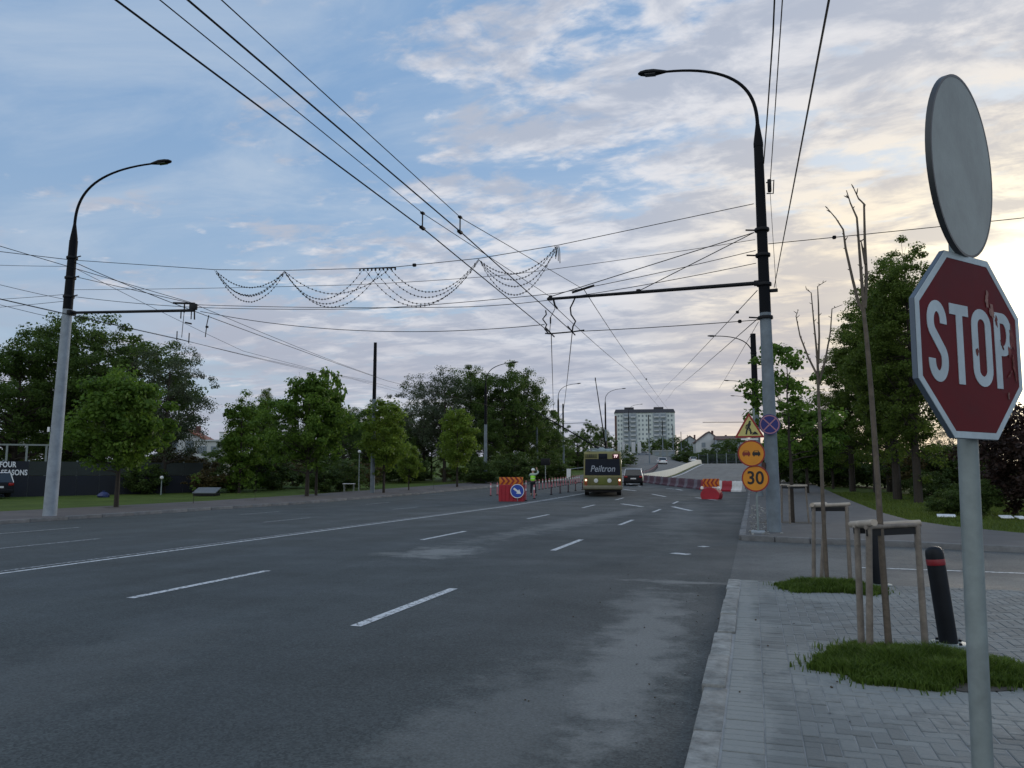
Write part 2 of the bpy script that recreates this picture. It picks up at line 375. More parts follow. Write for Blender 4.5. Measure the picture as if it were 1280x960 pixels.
m_tileL = pm('reddish_pavement_tiles', (.090, .080, .079), .88, var=.3, scale=.8, bump=.4, bscale=9)

def build_ground():
    xs = sorted(set([-2500, -1200, -600, -300, -200, -140] + [-100 + 4 * i for i in range(0, 46)] + [120, 180, 300, 600, 1200, 2500]))
    vs = []; fs = []
    for y in YS:
        for x in xs:
            z = G(x, float(y)) - .03
            if -23.4 < x < -14 and y > 90: z -= .02
            if x > 9: z -= min(3.0, (x - 9) * .07)                       # falls away gently to the right
            z += .0 if y < 60 else .12 * math.sin(x * .21) * math.sin(y * .13) * sst((abs(x + 8) - 26) / 10)
            vs.append((x, float(y), z))
    n = len(xs)
    for i in range(len(YS) - 1):
        for j in range(n - 1): fs.append((i * n + j, i * n + j + 1, (i + 1) * n + j + 1, (i + 1) * n + j))
    struct(MB().add(vs, fs).build('ground', ground_mat()))
build_ground()
KX = -.40                                                                  # road side of the right-hand kerb
LX = -22.9                                                                 # left-hand kerb
strip('road', lambda y: (LX, KX), -40, 84, .0, m_asph)
strip('closed_road', lambda y: (-11.0, -.4 + max(0, (y - 90)) * .004), 84, 235, .001, m_asph3)
def left_axis(y): return -17.6 - 23.5 * ((max(y, 60) - 60) / 190) ** 2
strip('detour_road', lambda y: (left_axis(y) - 5.4, max(left_axis(y) + 5.6, -12.5 - 2.5 * (min(y, 200) - 84) ** 2 / 12100)), 84, 262, .06, m_asph3, step=3)
strip('left_pavement', lambda y: (-28.6 - max(0, y - 26) * .02, LX - .16), -40, 84, .11, m_tileL)

def kerb_run(name, pts, w, h, mat, seg=1.0, jitter=.006, seed=1):
    """separate kerb stones along a polyline"""
    r = random.Random(seed); mb = MB(); pts = [Vector((p[0], p[1], 0)) for p in pts]
    for a, b in zip(pts, pts[1:]):
        d = b - a; n = max(1, round(d.length / seg)); ang = math.atan2(d.y, d.x)
        for i in range(n):
            c = a + d * ((i + .5) / n); L = d.length / n - r.uniform(.006, .022)
            z = G0(c.y) + h - .15 + r.uniform(-jitter, jitter)
            mb.box((c.x + r.uniform(-jitter, jitter), c.y + r.uniform(-jitter, jitter), z), (L, w, .30), rot=Euler((r.uniform(-.02, .02), r.uniform(-.006, .006), ang + r.uniform(-.008, .008))).to_matrix(), bev=.014)
    return struct(mb.build(name, mat))
m_kerb = pm('kerb_concrete', (.215, .222, .215), .92, var=.5, scale=7, bump=.9, bscale=22, island=.14)
m_kerbd = pm('weathered_kerb_concrete', (.15, .155, .16), .92, var=.3, scale=4, bump=.5, bscale=30, island=.15)
kerb_run('near_kerb', [(KX + .08, -3), (KX + .08, 11.95)], .17, .072, m_kerb, 1.0, .013, 4)
kerb_run('far_kerb', [(KX + .08, 40), (KX + .08, 19.7)], .16, .13, m_kerbd, 1.0, .01, 5)
kerb_run('far_kerb_corner', [(KX + .08, 19.62), (1.2, 19.2), (2.4, 19.05), (3.3, 18.9), (4.3, 18.55), (5.6, 18.2), (9, 17.9), (16, 17.7), (30, 17.5)], .16, .13, m_kerbd, .9, .006, 6)
kerb_run('far_kerb', [(KX + .08, 84), (KX + .08, 40)], .16, .13, m_kerbd, 2.0, .01, 7)
kerb_run('left_kerb', [(LX - .08, -10), (LX - .08, 84)], .16, .12, m_kerbd, 1.5, .01, 8)
kerb_run('deck_kerb', [(-.2, 84), (.35, 200)], .3, .2, m_kerb, 4, .01, 9)

# side street opening on the right, and the pavement beyond it
def sheet(name, poly, z, mat):
    return struct(MB().add([(x, y, z + G0(y)) for x, y in poly], [tuple(range(len(poly)))]).build(name, mat))
sheet('side_street', [(KX, 12.1), (40, 12.1), (40, 17.55), (9, 17.9), (5.6, 18.2), (4.3, 18.55), (3.3, 18.9), (2.4, 19.05), (1.2, 19.2), (KX + .2, 19.6), (KX, 19.6)], .004, m_asph2)
def right_path_edge(y):
    pts = [(17.6, 40), (18.2, 14), (20.0, 8.6), (22.6, 6.3), (25, 5.2), (28, 4.6), (40, 4.8), (60, 5.1), (105, 5.6), (240, 7)]
    return float(np.interp(y, [p[0] for p in pts], [p[1] for p in pts]))
def fan():
    poly = [(KX + .14, 19.70), (1.2, 19.28), (2.4, 19.13), (3.3, 18.98), (4.3, 18.63), (5.6, 18.28), (9, 17.98), (16, 17.78), (30, 17.58), (30, 18.4), (14, 19.2), (8.6, 20.4), (6.3, 22.8), (5.3, 25), (4.75, 28), (KX + .14, 28)]
    sheet('far_pavement', poly, .115, m_tile)
fan()
def far_pave():
    ys = [28.0] + [float(y) for y in YS if 28 < y < 235] + [235.0]; vs = []
    for y in ys: vs += [(KX + .14 + max(0, y - 84) * .006, y, G0(y) + .115), (right_path_edge(y) + .15 * sst((30 - y) / 2), y, G0(y) + .115)]
    struct(MB().add(vs, [(2 * i, 2 * i + 1, 2 * i + 3, 2 * i + 2) for i in range(len(ys) - 1)]).build('far_pavement', m_tile))
far_pave()
# near pavement: real herringbone paving stones on a bed of sand
m_sand = pm('joint_sand', (.26, .27, .275), .95, var=.2, scale=7)
sheet('near_pavement_bed', [(KX + .12, -3), (30, -3), (30, 11.95), (KX + .12, 11.95)], .0575, m_sand)
def paver_mat():
    """grey paving stones, each its own shade, with pale silt washed over some of them (around the tree pits and along the kerb)"""
    m = pm('paving_stone', (.152, .165, .165), .88, var=.20, scale=1.1, bump=.4, bscale=55, island=.17)
    if 'silt' in m: return m
    m['silt'] = 1; nt = m.node_tree; N = nt.nodes; L = nt.links; b = N['Principled BSDF']; src = b.inputs['Base Color'].links[0].from_socket
    tc = N.new('ShaderNodeTexCoord'); P = tc.outputs['Object']
    n = N.new('ShaderNodeTexNoise'); n.inputs['Scale'].default_value = 5; n.inputs['Detail'].default_value = 9; n.inputs['Roughness'].default_value = .75; L.new(P, n.inputs['Vector']); tot = None
    def mth(op, a, c):
        q = N.new('ShaderNodeMath'); q.operation = op
        for k, w in enumerate((a, c)):
            if isinstance(w, (int, float)): q.inputs[k].default_value = w
            else: L.new(w, q.inputs[k])
        return q.outputs[0]
    for (x, y, rx, ry, a, st) in [(1.15, 6.4, 1.3, 1.0, 0, .85), (.45, 6.9, .6, .7, 0, .6), (.9, 10.9, 1.0, .9, 0, .7), (KX + .22, 6, .18, 9, 0, .9), (KX + .34, 5.2, .18, .9, 0, .8), (KX + .36, 8.3, .2, .7, 0, .6), (KX + .3, 10.8, .22, 1.2, 0, .5)]:
        mp = N.new('ShaderNodeMapping'); mp.vector_type = 'TEXTURE'; L.new(P, mp.inputs[0]); mp.inputs['Location'].default_value = (x, y, 0); mp.inputs['Scale'].default_value = (rx, ry, 100)
        ln = N.new('ShaderNodeVectorMath'); ln.operation = 'LENGTH'; L.new(mp.outputs[0], ln.inputs[0])
        mr = N.new('ShaderNodeMapRange'); L.new(mth('ADD', ln.outputs['Value'], mth('MULTIPLY', mth('SUBTRACT', n.outputs[0], .5), 2.2)), mr.inputs[0]); mr.inputs[1].default_value = .55; mr.inputs[2].default_value = 1.0; mr.inputs[3].default_value = st; mr.inputs[4].default_value = 0
        tot = mr.outputs[0] if tot is None else mth('MAXIMUM', tot, mr.outputs[0])
    mx = N.new('ShaderNodeMix'); mx.data_type = 'RGBA'; L.new(tot, mx.inputs[0]); L.new(src, mx.inputs[6]); mx.inputs[7].default_value = (.235, .248, .242, 1); L.new(mx.outputs[2], b.inputs['Base Color'])
    return m
def pavers():
    W = .098; r = random.Random(11); x0, y0, x1, y1 = KX + .62, 2.2, 9.6, 11.93
    V = []; Fq = []
    def brick(xa, ya, xb, yb):
        if xa < x0 - 1e-6 and False: return
        xa, xb = max(xa, x0), min(xb, x1); ya, yb = max(ya, y0), min(yb, y1)
        if xb - xa < .02 or yb - ya < .02: return
        g = .0038; c = .006; z = .064 + r.gauss(0, .0012); tx, ty = r.gauss(0, .006), r.gauss(0, .006)
        cx, cy = (xa + xb) / 2, (ya + yb) / 2; o = len(V)
        for (ins, dz) in ((g, -.014), (g, -.0035), (g + c, 0)):
            for (x, y) in ((xa + ins, ya + ins), (xb - ins, ya + ins), (xb - ins, yb - ins), (xa + ins, yb - ins)):
                V.append((x, y, z + dz + (x - cx) * tx + (y - cy) * ty))
        for l in (0, 4):
            for i in range(4): Fq.append((o + l + i, o + l + (i + 1) % 4, o + l + 4 + (i + 1) % 4, o + l + 4 + i))
        Fq.append((o + 8, o + 9, o + 10, o + 11))
    nx, ny = int((x1 - x0) / W) + 2, int((y1 - y0) / W) + 2
    for i in range(-2, nx):
        for j in range(-2, ny):
            k = (i - j) % 4; x, y = x0 + i * W, y0 + j * W
            if k == 0: brick(x, y, x + 2 * W, y + W)
            elif k == 3: brick(x, y, x + W, y + 2 * W)
    # two soldier columns beside the kerb
    xs_ = [KX + .175, KX + .41, KX + .62]
    x0s = x0; 
    for a, b in zip(xs_, xs_[1:]):
        for j in range(ny):
            x0 = a; brick(a, y0 + j * W, b, y0 + (j + 1) * W)
    me = bpy.data.meshes.new('near_pavement'); me.from_pydata(V, [], Fq); me.materials.append(paver_mat()); me.update()
    o = bpy.data.objects.new('near_pavement', me); COL.objects.link(o); struct(o)
    # far right remainder as one sheet (outside the picture)
    sheet('near_pavement_side', [(9.62, 2.2), (30, 2.2), (30, 11.93), (9.62, 11.93)], .062, paver_mat())
    sheet('near_pavement_back', [(KX + .20, -3), (30, -3), (30, 2.18), (KX + .20, 2.18)], .062, paver_mat())
pavers()
# painted markings
def paint_mat(name, rgb, wear):
    m = bpy.data.materials.new(name); m.use_nodes = True; nt = m.node_tree; N = nt.nodes; L = nt.links; b = N['Principled BSDF']
    tc = N.new('ShaderNodeTexCoord'); n = N.new('ShaderNodeTexNoise'); n.inputs['Scale'].default_value = 16; n.inputs['Detail'].default_value = 8; n.inputs['Roughness'].default_value = .75; L.new(tc.outputs['Object'], n.inputs['Vector'])
    mr = N.new('ShaderNodeMapRange'); L.new(n.outputs[0], mr.inputs[0]); mr.inputs[1].default_value = wear; mr.inputs[2].default_value = wear + .1
    mx = N.new('ShaderNodeMix'); mx.data_type = 'RGBA'; L.new(mr.outputs[0], mx.inputs[0]); mx.inputs[6].default_value = (*AC, 1); mx.inputs[7].default_value = (*rgb, 1)
    L.new(mx.outputs[2], b.inputs['Base Color']); b.inputs['Roughness'].default_value = .7; return m
m_line = paint_mat('road_paint', (.60, .62, .64), .40)
m_linew = paint_mat('worn_road_paint', (.40, .42, .44), .45)
def line(x0, y0, x1, y1, w=.13, mat=None, dz=.005):
    a, b = Vector((x0, y0, 0)), Vector((x1, y1, 0)); d = (b - a).normalized(); nn = Vector((-d.y, d.x, 0)) * w / 2
    ts = sorted(set([0.0, 1.0] + ([(y - y0) / (y1 - y0) for y in map(float, YS) if min(y0, y1) < y < max(y0, y1)] if abs(y1 - y0) > 2 else []))); vs = []
    for t in ts:
        p = a + (b - a) * t
        vs += [(p.x + nn.x, p.y + nn.y, G0(p.y + nn.y) + dz), (p.x - nn.x, p.y - nn.y, G0(p.y - nn.y) + dz)]
    return MB().add(vs, [(2 * i, 2 * i + 1, 2 * i + 3, 2 * i + 2) for i in range(len(ts) - 1)]), mat
def mark(*a, **k):
    mb, m = line(*a, **k); return struct(mb.build('lane_marking', m or m_line))
for i in range(5):
    mark(-4.06, 7.46 + 8.4 * i, -4.06, 10.26 + 8.4 * i)
for i in range(5):
    mark(-7.74, 8.24 + 9.2 * i, -7.74, 11.2 + 9.2 * i)
mark(-11.62, -10, -11.62, 62, w=.12); mark(-11.88, -10, -11.88, 62, w=.10, mat=m_linew)
for i in range(4):
    mark(-15.5, 12.6 - 9.5 + 9.5 * i, -15.5, 15.4 - 9.5 + 9.5 * i, mat=m_linew); mark(-19.3, 15.7 - 10.3 + 10.3 * i, -19.3, 18.4 - 10.3 + 10.3 * i, mat=m_linew)
for (xa, ya, xb, yb) in [(777, 629.5, 803, 632.5), (779, 614.5, 795, 616), (787, 610, 801, 612), (841, 632.5, 864, 637), (870, 623.5, 896, 626), (815, 620, 832, 622.5), (833, 614, 843, 614.6), (845, 614.5, 853, 615.6), (840, 691.5, 861, 693.3), (875, 683, 884, 683.8)]:
    z = .12 if ya < 620 else .05 if ya < 640 else 0
    p, q = gnd(xa, ya, z), gnd(xb, yb, z); mark(p.x, p.y, q.x, q.y, w=.22)
mark(1.6, 14.55, 12, 14.35, w=.11, mat=m_line, dz=.009)
mark(-10.5, 86, -10.4, 175, w=.25, dz=.006)
mark(-.9, 86, -.5, 175, w=.15, mat=m_linew, dz=.006)
# ------------------------------------------------------------------ lamp posts, wire posts, wires
PZ = .11
def concrete_post(root, h, r0, r1, dark_from, top=(0, 0), mat=None):
    """tapering concrete post, its upper length painted black; top = lean of the head in metres"""
    def at_h(z): return (top[0] * z / h, top[1] * z / h, z)
    a = MB(); a.tube([at_h(-.3), at_h(0), at_h(dark_from)], [r0, r0, r0 + (r1 - r0) * dark_from / h], 20).build('post', mat or m_conc_shaded, root)
    b = MB(); b.tube([at_h(dark_from - .02), at_h(h)], [r0 + (r1 - r0) * dark_from / h + .004, r1 + .003], 20).build('painted_upper_post', m_poleblack, root)
    return at_h
def lamp_arm(root, base, side, reach, rise, head=True, yaw=0.0):
    """tapered sleeve, curved arm reaching to side (-1 or 1) and a flat luminaire"""
    bx, by, bz = base
    c = Vector((math.cos(yaw) * side, math.sin(yaw) * side, 0))
    MB().tube([(bx, by, bz - .02), (bx, by, bz + .08), (bx, by, bz + .65)], [.13, .13, .05], 14).build('sleeve', m_poleblack, root)
    pts = []; n = 22; A = R(84)
    for i in range(n + 1):
        t = i / n; a = A * t
        # upright that bends over into a nearly level tip
        pts.append(Vector((bx, by, bz + .6)) + c * (reach * (1 - math.cos(a)) / (1 - math.cos(A)) * (.35 + .65 * t)) + Vector((0, 0, rise * math.sin(a) / math.sin(A))))
    MB().tube(pts, [.052 - .018 * i / n for i in range(n + 1)], 10).build('curved_arm', m_poleblack, root)
    d = (pts[-1] - pts[-2]).normalized(); p = pts[-1]; u = d.cross(Vector((0, 0, 1))).normalized(); w = u.cross(d)
    m = Matrix((d, u, w)).transposed(); mb = MB(); prof = [(-.04, .045, .03), (.10, .085, .05), (.32, .15, .075), (.55, .15, .07), (.70, .11, .05), (.77, .04, .02)]; vs = []
    for x, hw, hh in prof:
        for k in range(14):
            a = 2 * math.pi * k / 14; sx = math.copysign(abs(math.cos(a)) ** .7, math.cos(a)); sz = math.copysign(abs(math.sin(a)) ** .7, math.sin(a))
            vs.append(p + m @ Vector((x, sx * hw, sz * hh * (1 if sz > 0 else .75))))
    fs = [(i * 14 + j, i * 14 + (j + 1) % 14, (i + 1) * 14 + (j + 1) % 14, (i + 1) * 14 + j) for i in range(5) for j in range(14)] + [tuple(range(14))[::-1], tuple(5 * 14 + j for j in range(14))]
    lum = mb.add(vs, fs).build('luminaire', m_dark, root)
    MB().box(p + m @ Vector((.42, 0, -.058)), (.3, .2, .012), rot=m).build('lens', m_glass, lum)
    return pts
# the two big posts either side of the junction
RP = gnd(968, 665, PZ); LP = gnd(62, 645, PZ)
rp = thing('street_lamp', 'tall grey and black lamp post carrying the no stopping sign on the right', 'street lamp', RP, 0, 'concrete lamp posts')
rtop = atY(948, 184, RP.y) - RP
at_r = concrete_post(rp, 10.35, .178, .118, 5.75, (rtop.x - .0, .0))
lamp_arm(rp, at_r(10.35), -1, 2.45, 1.95)
lp = thing('street_lamp', 'leaning pale concrete lamp post near the dark hoarding on the left', 'street lamp', LP, 0, 'concrete lamp posts')
ltop = atY(92, 302, LP.y) - LP
at_l = concrete_post(lp, 10.0, .225, .14, 7.45, (ltop.x, 0), m_conc)
lamp_arm(lp, at_l(10.0), 1, 3.0, 2.15, yaw=R(8))
MB().box((-.06, -.235, 3.05), (.10, .02, .17)).build('number_plate', m_white, lp)
# clamps and small fittings on the posts
def fittings(root, at_h, zs, side):
    for z in zs:
        p = Vector(at_h(z)); MB().lathe([(.19, -.04), (.195, -.03), (.195, .03), (.19, .04)], p, 18).build('clamp_band', m_dark, root)
        MB().tube([p + Vector((side * .15, -.02, 0)), p + Vector((side * .42, -.02, .03))], .022, 6).build('wire_eye', m_dark, root)
fittings(rp, at_r, [8.0, 7.3, 6.5, 5.6], -1); fittings(lp, at_l, [9.35, 8.6, 7.9], 1)
bx = MB(); p = Vector(at_r(9.2)); bx.box(p + Vector((.24, -.02, .0)), (.10, .14, .34), bev=.02); bx.tube([p + Vector((.16, 0, .1)), p + Vector((.36, .02, .16)), p + Vector((.33, .0, -.22)), p + Vector((.16, 0, -.2))], .018, 6); bx.build('junction_box', m_dark, rp)
p = Vector(at_r(6.32)); MB().box(p + Vector((.24, 0, 0)), (.2, .07, .09), bev=.015).build('wire_bracket', m_dark, rp)
p = Vector(at_r(1.65)); MB().box(p + Vector((-.2, -.05, 0)), (.09, .12, .26), bev=.015).build('cable_box', pm('rusty_box', (.10, .05, .04), .8), rp)

def simple_pole(name, label, px, Z, h, base_dz=0.0, lamp=False, side=1, dark=.62, group='posts along the road', r=.17, arm=False):
    x, y = atZ(px, Z); o = thing(name, label, 'street lamp' if lamp else 'wire post', (x, y, G(x, y) + .1), 0, group)
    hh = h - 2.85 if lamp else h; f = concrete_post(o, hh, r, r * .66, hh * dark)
    if lamp: lamp_arm(o, f(hh), side, 2.9, 2.1)
    MB().lathe([(r * .8, -.03), (r * .82, .03)], f(hh * .88), 14).build('clamp_band', m_dark, o)
    if arm:
        q = Vector(f(hh * .72)); MB().tube([q, q + Vector((arm, 0, .1))], .035, 8).build('bracket_arm', m_dark, o)
    return o
simple_pole('wire_post', 'plain wire post with black top, standing clear of the trees before a leafy maple', 467, 55.5, 10.9)
simple_pole('street_lamp', 'grey lamp post rising before the large dark trees left of the chevron barrier', 607, 82, 12.9, lamp=True, group='concrete lamp posts', r=.2)
simple_pole('wire_post', 'thin plain wire post rising just behind the worker in the hi-vis vest', 671, 97, 10.6)
simple_pole('street_lamp', 'distant lamp post between the plain posts, left of the white board', 698, 120, 14.2, lamp=True, group='concrete lamp posts', r=.2)
simple_pole('wire_post', 'plain wire post right beside a distant lamp post, with a thin bracket arm', 704, 114, 10.6, arm=3.8)
simple_pole('street_lamp', 'distant lamp post standing directly behind the trolleybus roof', 757, 135, 14.4, lamp=True, group='concrete lamp posts', r=.2)
simple_pole('street_lamp', 'small far lamp post in front of the left part of the apartment block', 786, 195, 13.4, lamp=True, group='concrete lamp posts', r=.18)
for k, (px, Z, h) in enumerate([(811, 165, 10.4), (828, 205, 10.2), (841, 235, 10), (851, 262, 9.5), (859, 285, 9.5), (866, 310, 9)]):
    simple_pole('wire_post', ['slim far wire post before the middle of the apartment block', 'slim far wire post before the right half of the apartment block', 'slim far wire post at the right end of the apartment block', 'far wire post above the white car on the bridge', 'far wire post before the dark distant roofs', 'farthest thin wire post left of the white gabled house'][k], px, Z, h, r=.15)
simple_pole('wire_post', 'second concrete post close behind the no stopping sign post, its black top beside it', 945.5, 47, 10.0, r=.24, dark=.5)
simple_pole('street_lamp', 'lamp post behind the roadworks triangle, its pale lamp showing left of the big post', 944.5, 64, 13.0, lamp=True, side=-1, group='concrete lamp posts', r=.17)
simple_pole('street_lamp', 'far right lamp post whose small lamp shows above the roadworks triangle', 944, 98, 12.6, lamp=True, side=-1, group='concrete lamp posts', r=.17, arm=-6.5)
simple_pole('street_lamp', 'farthest right hand lamp post, mostly hidden by the nearer posts', 943, 128, 12.6, lamp=True, side=-1, group='concrete lamp posts', r=.17)

# bracket arms over the carriageways, with the double wire hangers
def wire(name, label, pts, r=.011, sag=0.0, group='overhead wires', n=18, beads=None):
    P = [Vector(p) for p in pts]; out = []
    for a, b in zip(P, P[1:]):
        for i in range(n): t = i / n; out.append(a.lerp(b, t) - Vector((0, 0, sag * 4 * t * (1 - t))))
    out.append(P[-1]); mb = MB().tube(out, r, 5)
    if beads:
        for t in beads:
            a = P[0].lerp(P[-1], t); a.z -= sag * 4 * t * (1 - t); mb.box(a, (.10, .10, .09), bev=.03)
    o = mb.build(name, m_wire); return tag(o, label, 'wire', group)
def rel(o): return Vector(o.location)
RY, LY = RP.y, LP.y
ra0 = RP + Vector(at_r(6.55)); ra1 = atY(684, 375, RY); ra1.z = 6.62
arm_r = thing('bracket_arm', 'long thin black bracket arm reaching left from the no stopping sign post', 'bracket arm', ra0, 0, 'bracket arms holding the contact wires')
MB().tube([(0, 0, 0), ra1 - ra0], [.055, .04], 10).build('tube', m_dark, arm_r)
MB().box((-.16, 0, 0), (.2, .12, .14), bev=.02).build('root_clamp', m_dark, arm_r)
s1 = RP + Vector(at_r(7.95)) + Vector((-.2, 0, 0)); m1 = atY(798, 364, RY)
MB().tube([s1 - ra0, ra1 - ra0 + Vector((.02, 0, .05))], .012, 6).build('stay_wire', m_wire, arm_r)
MB().tube([s1 - ra0, m1 - ra0], .012, 6).build('stay_wire', m_wire, arm_r)
MB().lathe([(.06, -.05), (.07, 0), (.06, .05)], m1 - ra0, 10).build('stay_clamp', m_dark, arm_r); MB().lathe([(.05, -.07), (.06, 0), (.05, .07)], ra1 - ra0 + Vector((.1, 0, .03)), 10).build('stay_clamp', m_dark, arm_r)
CW = [Vector((-5.42, RY, 5.6)), Vector((-4.80, RY, 5.62))]        # contact wires under the arm
t1 = atY(730, 362, RY) - ra0; MB().tube([t1 + Vector((-.35, 0, -.06)), t1 + Vector((.3, 0, .1))], .035, 8).build('insulator', m_dark, arm_r)
hang = thing('wire_hanger', 'double hanger with curly jumper cables below the end of the right bracket arm', 'wire hanger', CW[0], 0, 'hangers holding the contact wires')
o0 = CW[0]; top1 = ra1 - o0 + Vector((.18, 0, 0)); top2 = atY(719, 372, RY) - o0
MB().tube([Vector((-.18, 0, .02)), Vector((-.05, 0, 0)), CW[1] - o0, CW[1] - o0 + Vector((.35, 0, .03))], .02, 8).build('spreader_bar', m_dark, hang)
MB().tube([(-.05, 0, 0), (-.02, 0, .3)], .01, 6).tube([(-.02, 0, .3), (-.02, 0, .48)], .022, 8).tube([(-.02, 0, .48), top1 + Vector((.05, 0, -.3)), top1], .01, 6).tube([top1, top1 + Vector((.05, 0, -.2)), top1 + Vector((.12, 0, -.3))], .028, 8).build('dropper', m_dark, hang)
d2 = CW[1] - o0; MB().tube([d2, d2 + Vector((.02, 0, .15)), d2 + Vector((.10, 0, .3)), d2 + Vector((-.03, 0, .5)), d2 + Vector((-.05, 0, .7)), d2 + Vector((.03, 0, .85)), top2], .022, 7).build('jumper_cable', m_wire, hang)
q = atY(682, 388, RY) - o0; MB().tube([q, q + Vector((.02, 0, -.12)), q + Vector((-.09, 0, -.25)), q + Vector((.03, 0, -.42)), q + Vector((-.03, 0, -.55)), q + Vector((.08, 0, -.68)), (-.05, 0, 0)], .02, 7).build('jumper_cable', m_wire, hang)
for w in (0, 1):
    c = CW[w] - o0; MB().tube([c + Vector((0, -.55, .06)), c + Vector((0, 0, 0)), c + Vector((0, .35, -.03))], .02, 6).build('wire_clamp', m_dark, hang)
la0 = LP + Vector(at_l(7.3)); la1 = atY(243, 388, LY)
arm_l = thing('bracket_arm', 'straight dark bracket arm on the leaning left lamp post', 'bracket arm', la0, 0, 'bracket arms holding the contact wires')
MB().tube([(.1, 0, 0), la1 - la0], .05, 10).build('tube', m_dark, arm_l); MB().box((.2, 0, 0), (.16, .3, .16), bev=.02).build('root_clamp', m_dark, arm_l)
s2 = LP + Vector(at_l(8.65)); MB().tube([s2 - la0 + Vector((.15, 0, 0)), la1 - la0 + Vector((-.1, 0, .25))], .012, 6).build('stay_wire', m_wire, arm_l)
mb = MB(); e = la1 - la0; mb.box(e + Vector((-.05, 0, .12)), (.3, .1, .22), bev=.03); mb.tube([e + Vector((-.9, 0, .32)), e + Vector((.0, 0, .24))], .035, 8); mb.build('end_fitting', m_dark, arm_l)
hl = thing('wire_hanger', 'small double hanger below the end of the left bracket arm', 'wire hanger', la1, 0, 'hangers holding the contact wires')
LC = [atY(221, 423, LY) - la1, atY(236, 427, LY) - la1]
MB().tube([LC[0], LC[1]], .016, 6).tube([LC[0] + Vector((0, 0, .25)), LC[0] + Vector((0, 0, -.06))], .018, 6).tube([LC[1] + Vector((0, 0, .3)), LC[1] + Vector((0, 0, -.06))], .018, 6).build('spreader_bar', m_dark, hl)
MB().tube([LC[0] + Vector((.2, 0, .02)), (-.42, 0, 0)], .011, 6).tube([(-.42, 0, .3), (-.42, 0, -.05)], .024, 7).build('dropper', m_dark, hl)
for q_, r_ in (([(.0, 0, .05), (.02, 0, -.32)], .024), ([(-.12, 0, .03), (-.12, 0, -.3)], .018), ([(-.55, 0, 0), (-.55, 0, -.25)], .02), ([(-.35, 0, -.4), (-.1, 0, -.46)], .03)):
    MB().tube(q_, r_, 6).build('jumper_cable', m_wire, hl)
ml = atY(261, 394, LY) - la1; MB().tube([ml, ml + Vector((-.06, 0, -.3)), ml + Vector((-.1, 0, -.75))], .016, 6).lathe([(.05, -.03), (.05, .03)], ml + Vector((-.05, 0, -.4)), 8).build('side_dropper', m_dark, hl)

# contact and feeder wires of the near carriageway: from behind the camera to the arm, then bending left towards the detour
B0 = -26
def back(p, q, k=5.0): return p + (p - q) * k                              # carry the wire on behind the camera
for lab, X_, top, low, end, r_, nm in (('left lower contact wire running overhead from the top edge to the right bracket arm', CW[0].x, (145, 0), (528, 285), CW[0], .0115, 'contact_wire'), ('right lower contact wire running overhead from the top edge to the right bracket arm', CW[1].x, (235, 0), (576, 290), CW[1], .0115, 'contact_wire'),
        ('thin upper wire above the left contact wire, overhead near the top edge', CW[0].x, (200, 0), (529, 267), ra1 + Vector((.1, 0, .06)), .007, 'feeder_wire'), ('thin upper wire above the right contact wire, overhead near the top edge', CW[1].x, (277, 0), (577, 273), ra0 + t1, .007, 'feeder_wire')):
    p, q = atX(*top, X_), atX(*low, X_); wire(nm, lab, [back(p, q, 4), p, q, end], r_, .0)
for w, px in ((0, 528), (1, 575)):
    p = atX(px, 285 if not w else 290, CW[w].x); z0 = p.z
    o = thing('wire_clip', ['small dropper clip between the left pair of overhead wires', 'small dropper clip between the right pair of overhead wires'][w], 'wire clip', p, 0, 'dropper clips')
    MB().tube([(0, 0, 0), (0, 0, .26)], .012, 6).build('rod', m_dark, o); MB().box((0, 0, .0), (.06, .16, .05), bev=.012).build('lower_clamp', m_dark, o); MB().box((0, 0, .27), (.06, .10, .04), bev=.012).build('upper_clamp', m_dark, o)
far0 = Vector((-26.5, 96, 6.6)); far1 = Vector((-25.8, 97, 6.6))
wire('contact_wire', 'left contact wire running on from the hanger down towards the tree mass', [CW[0], (-13.2, 52, 5.9), far0], .013, .12)
wire('contact_wire', 'right contact wire running on from the hanger down towards the tree mass', [CW[1], (-12.6, 52.4, 5.9), far1], .013, .12)
wire('feeder_wire', 'upper wire from the bracket arm towards the far posts, with clips', [ra0 + t1, atZ(801, 58) + (hgt(463, 58),), atZ(842, 118) + (hgt(520, 118),)], .011, .12, beads=(.3,))
wire('feeder_wire', 'lower wire from the bracket arm end towards the far posts', [ra1, atZ(788, 58) + (hgt(464, 58),), atZ(836, 118) + (hgt(522, 118),)], .011, .12)
# spans across the road
def rpt(z, dx=-.18): return RP + Vector(at_r(z)) + Vector((dx, 0, 0))
def lpt(z, dx=.18): return LP + Vector(at_l(z)) + Vector((dx, 0, 0))
gz0, gz1 = rpt(8.75), lpt(9.25)
GM = [atY(520, 332, RY + .1)]
wire('span_wire', 'upper span wire between the two big lamp posts, holding the light garlands', [gz0, atY(697, 306.5, RY + .1), atY(598, 323, RY + .1), atY(495, 333.6, RY + .1), atY(450, 335.6, RY + .1), atY(355, 338, RY + .1), atY(268, 337, RY + .1), gz1], .011, .0, n=6)
MB_ = MB().box(atY(518, 331.4, RY + .1), (.12, .1, .1), bev=.03).build('wire_tensioner', m_dark); tag(MB_, 'small black tensioner block on the garland span wire', 'wire tensioner')
wire('span_wire', 'thin span wire just below the garland wire between the posts', [rpt(7.75), atY(640, 343, RY), atY(440, 356, RY), lpt(8.15)], .008, .03, n=6)
wire('span_wire', 'span wire passing through the bottoms of the garlands', [rpt(7.45), atY(700, 366, RY), atY(460, 386, RY), atY(240, 384, LY), lpt(7.9)], .010, .04, n=8)
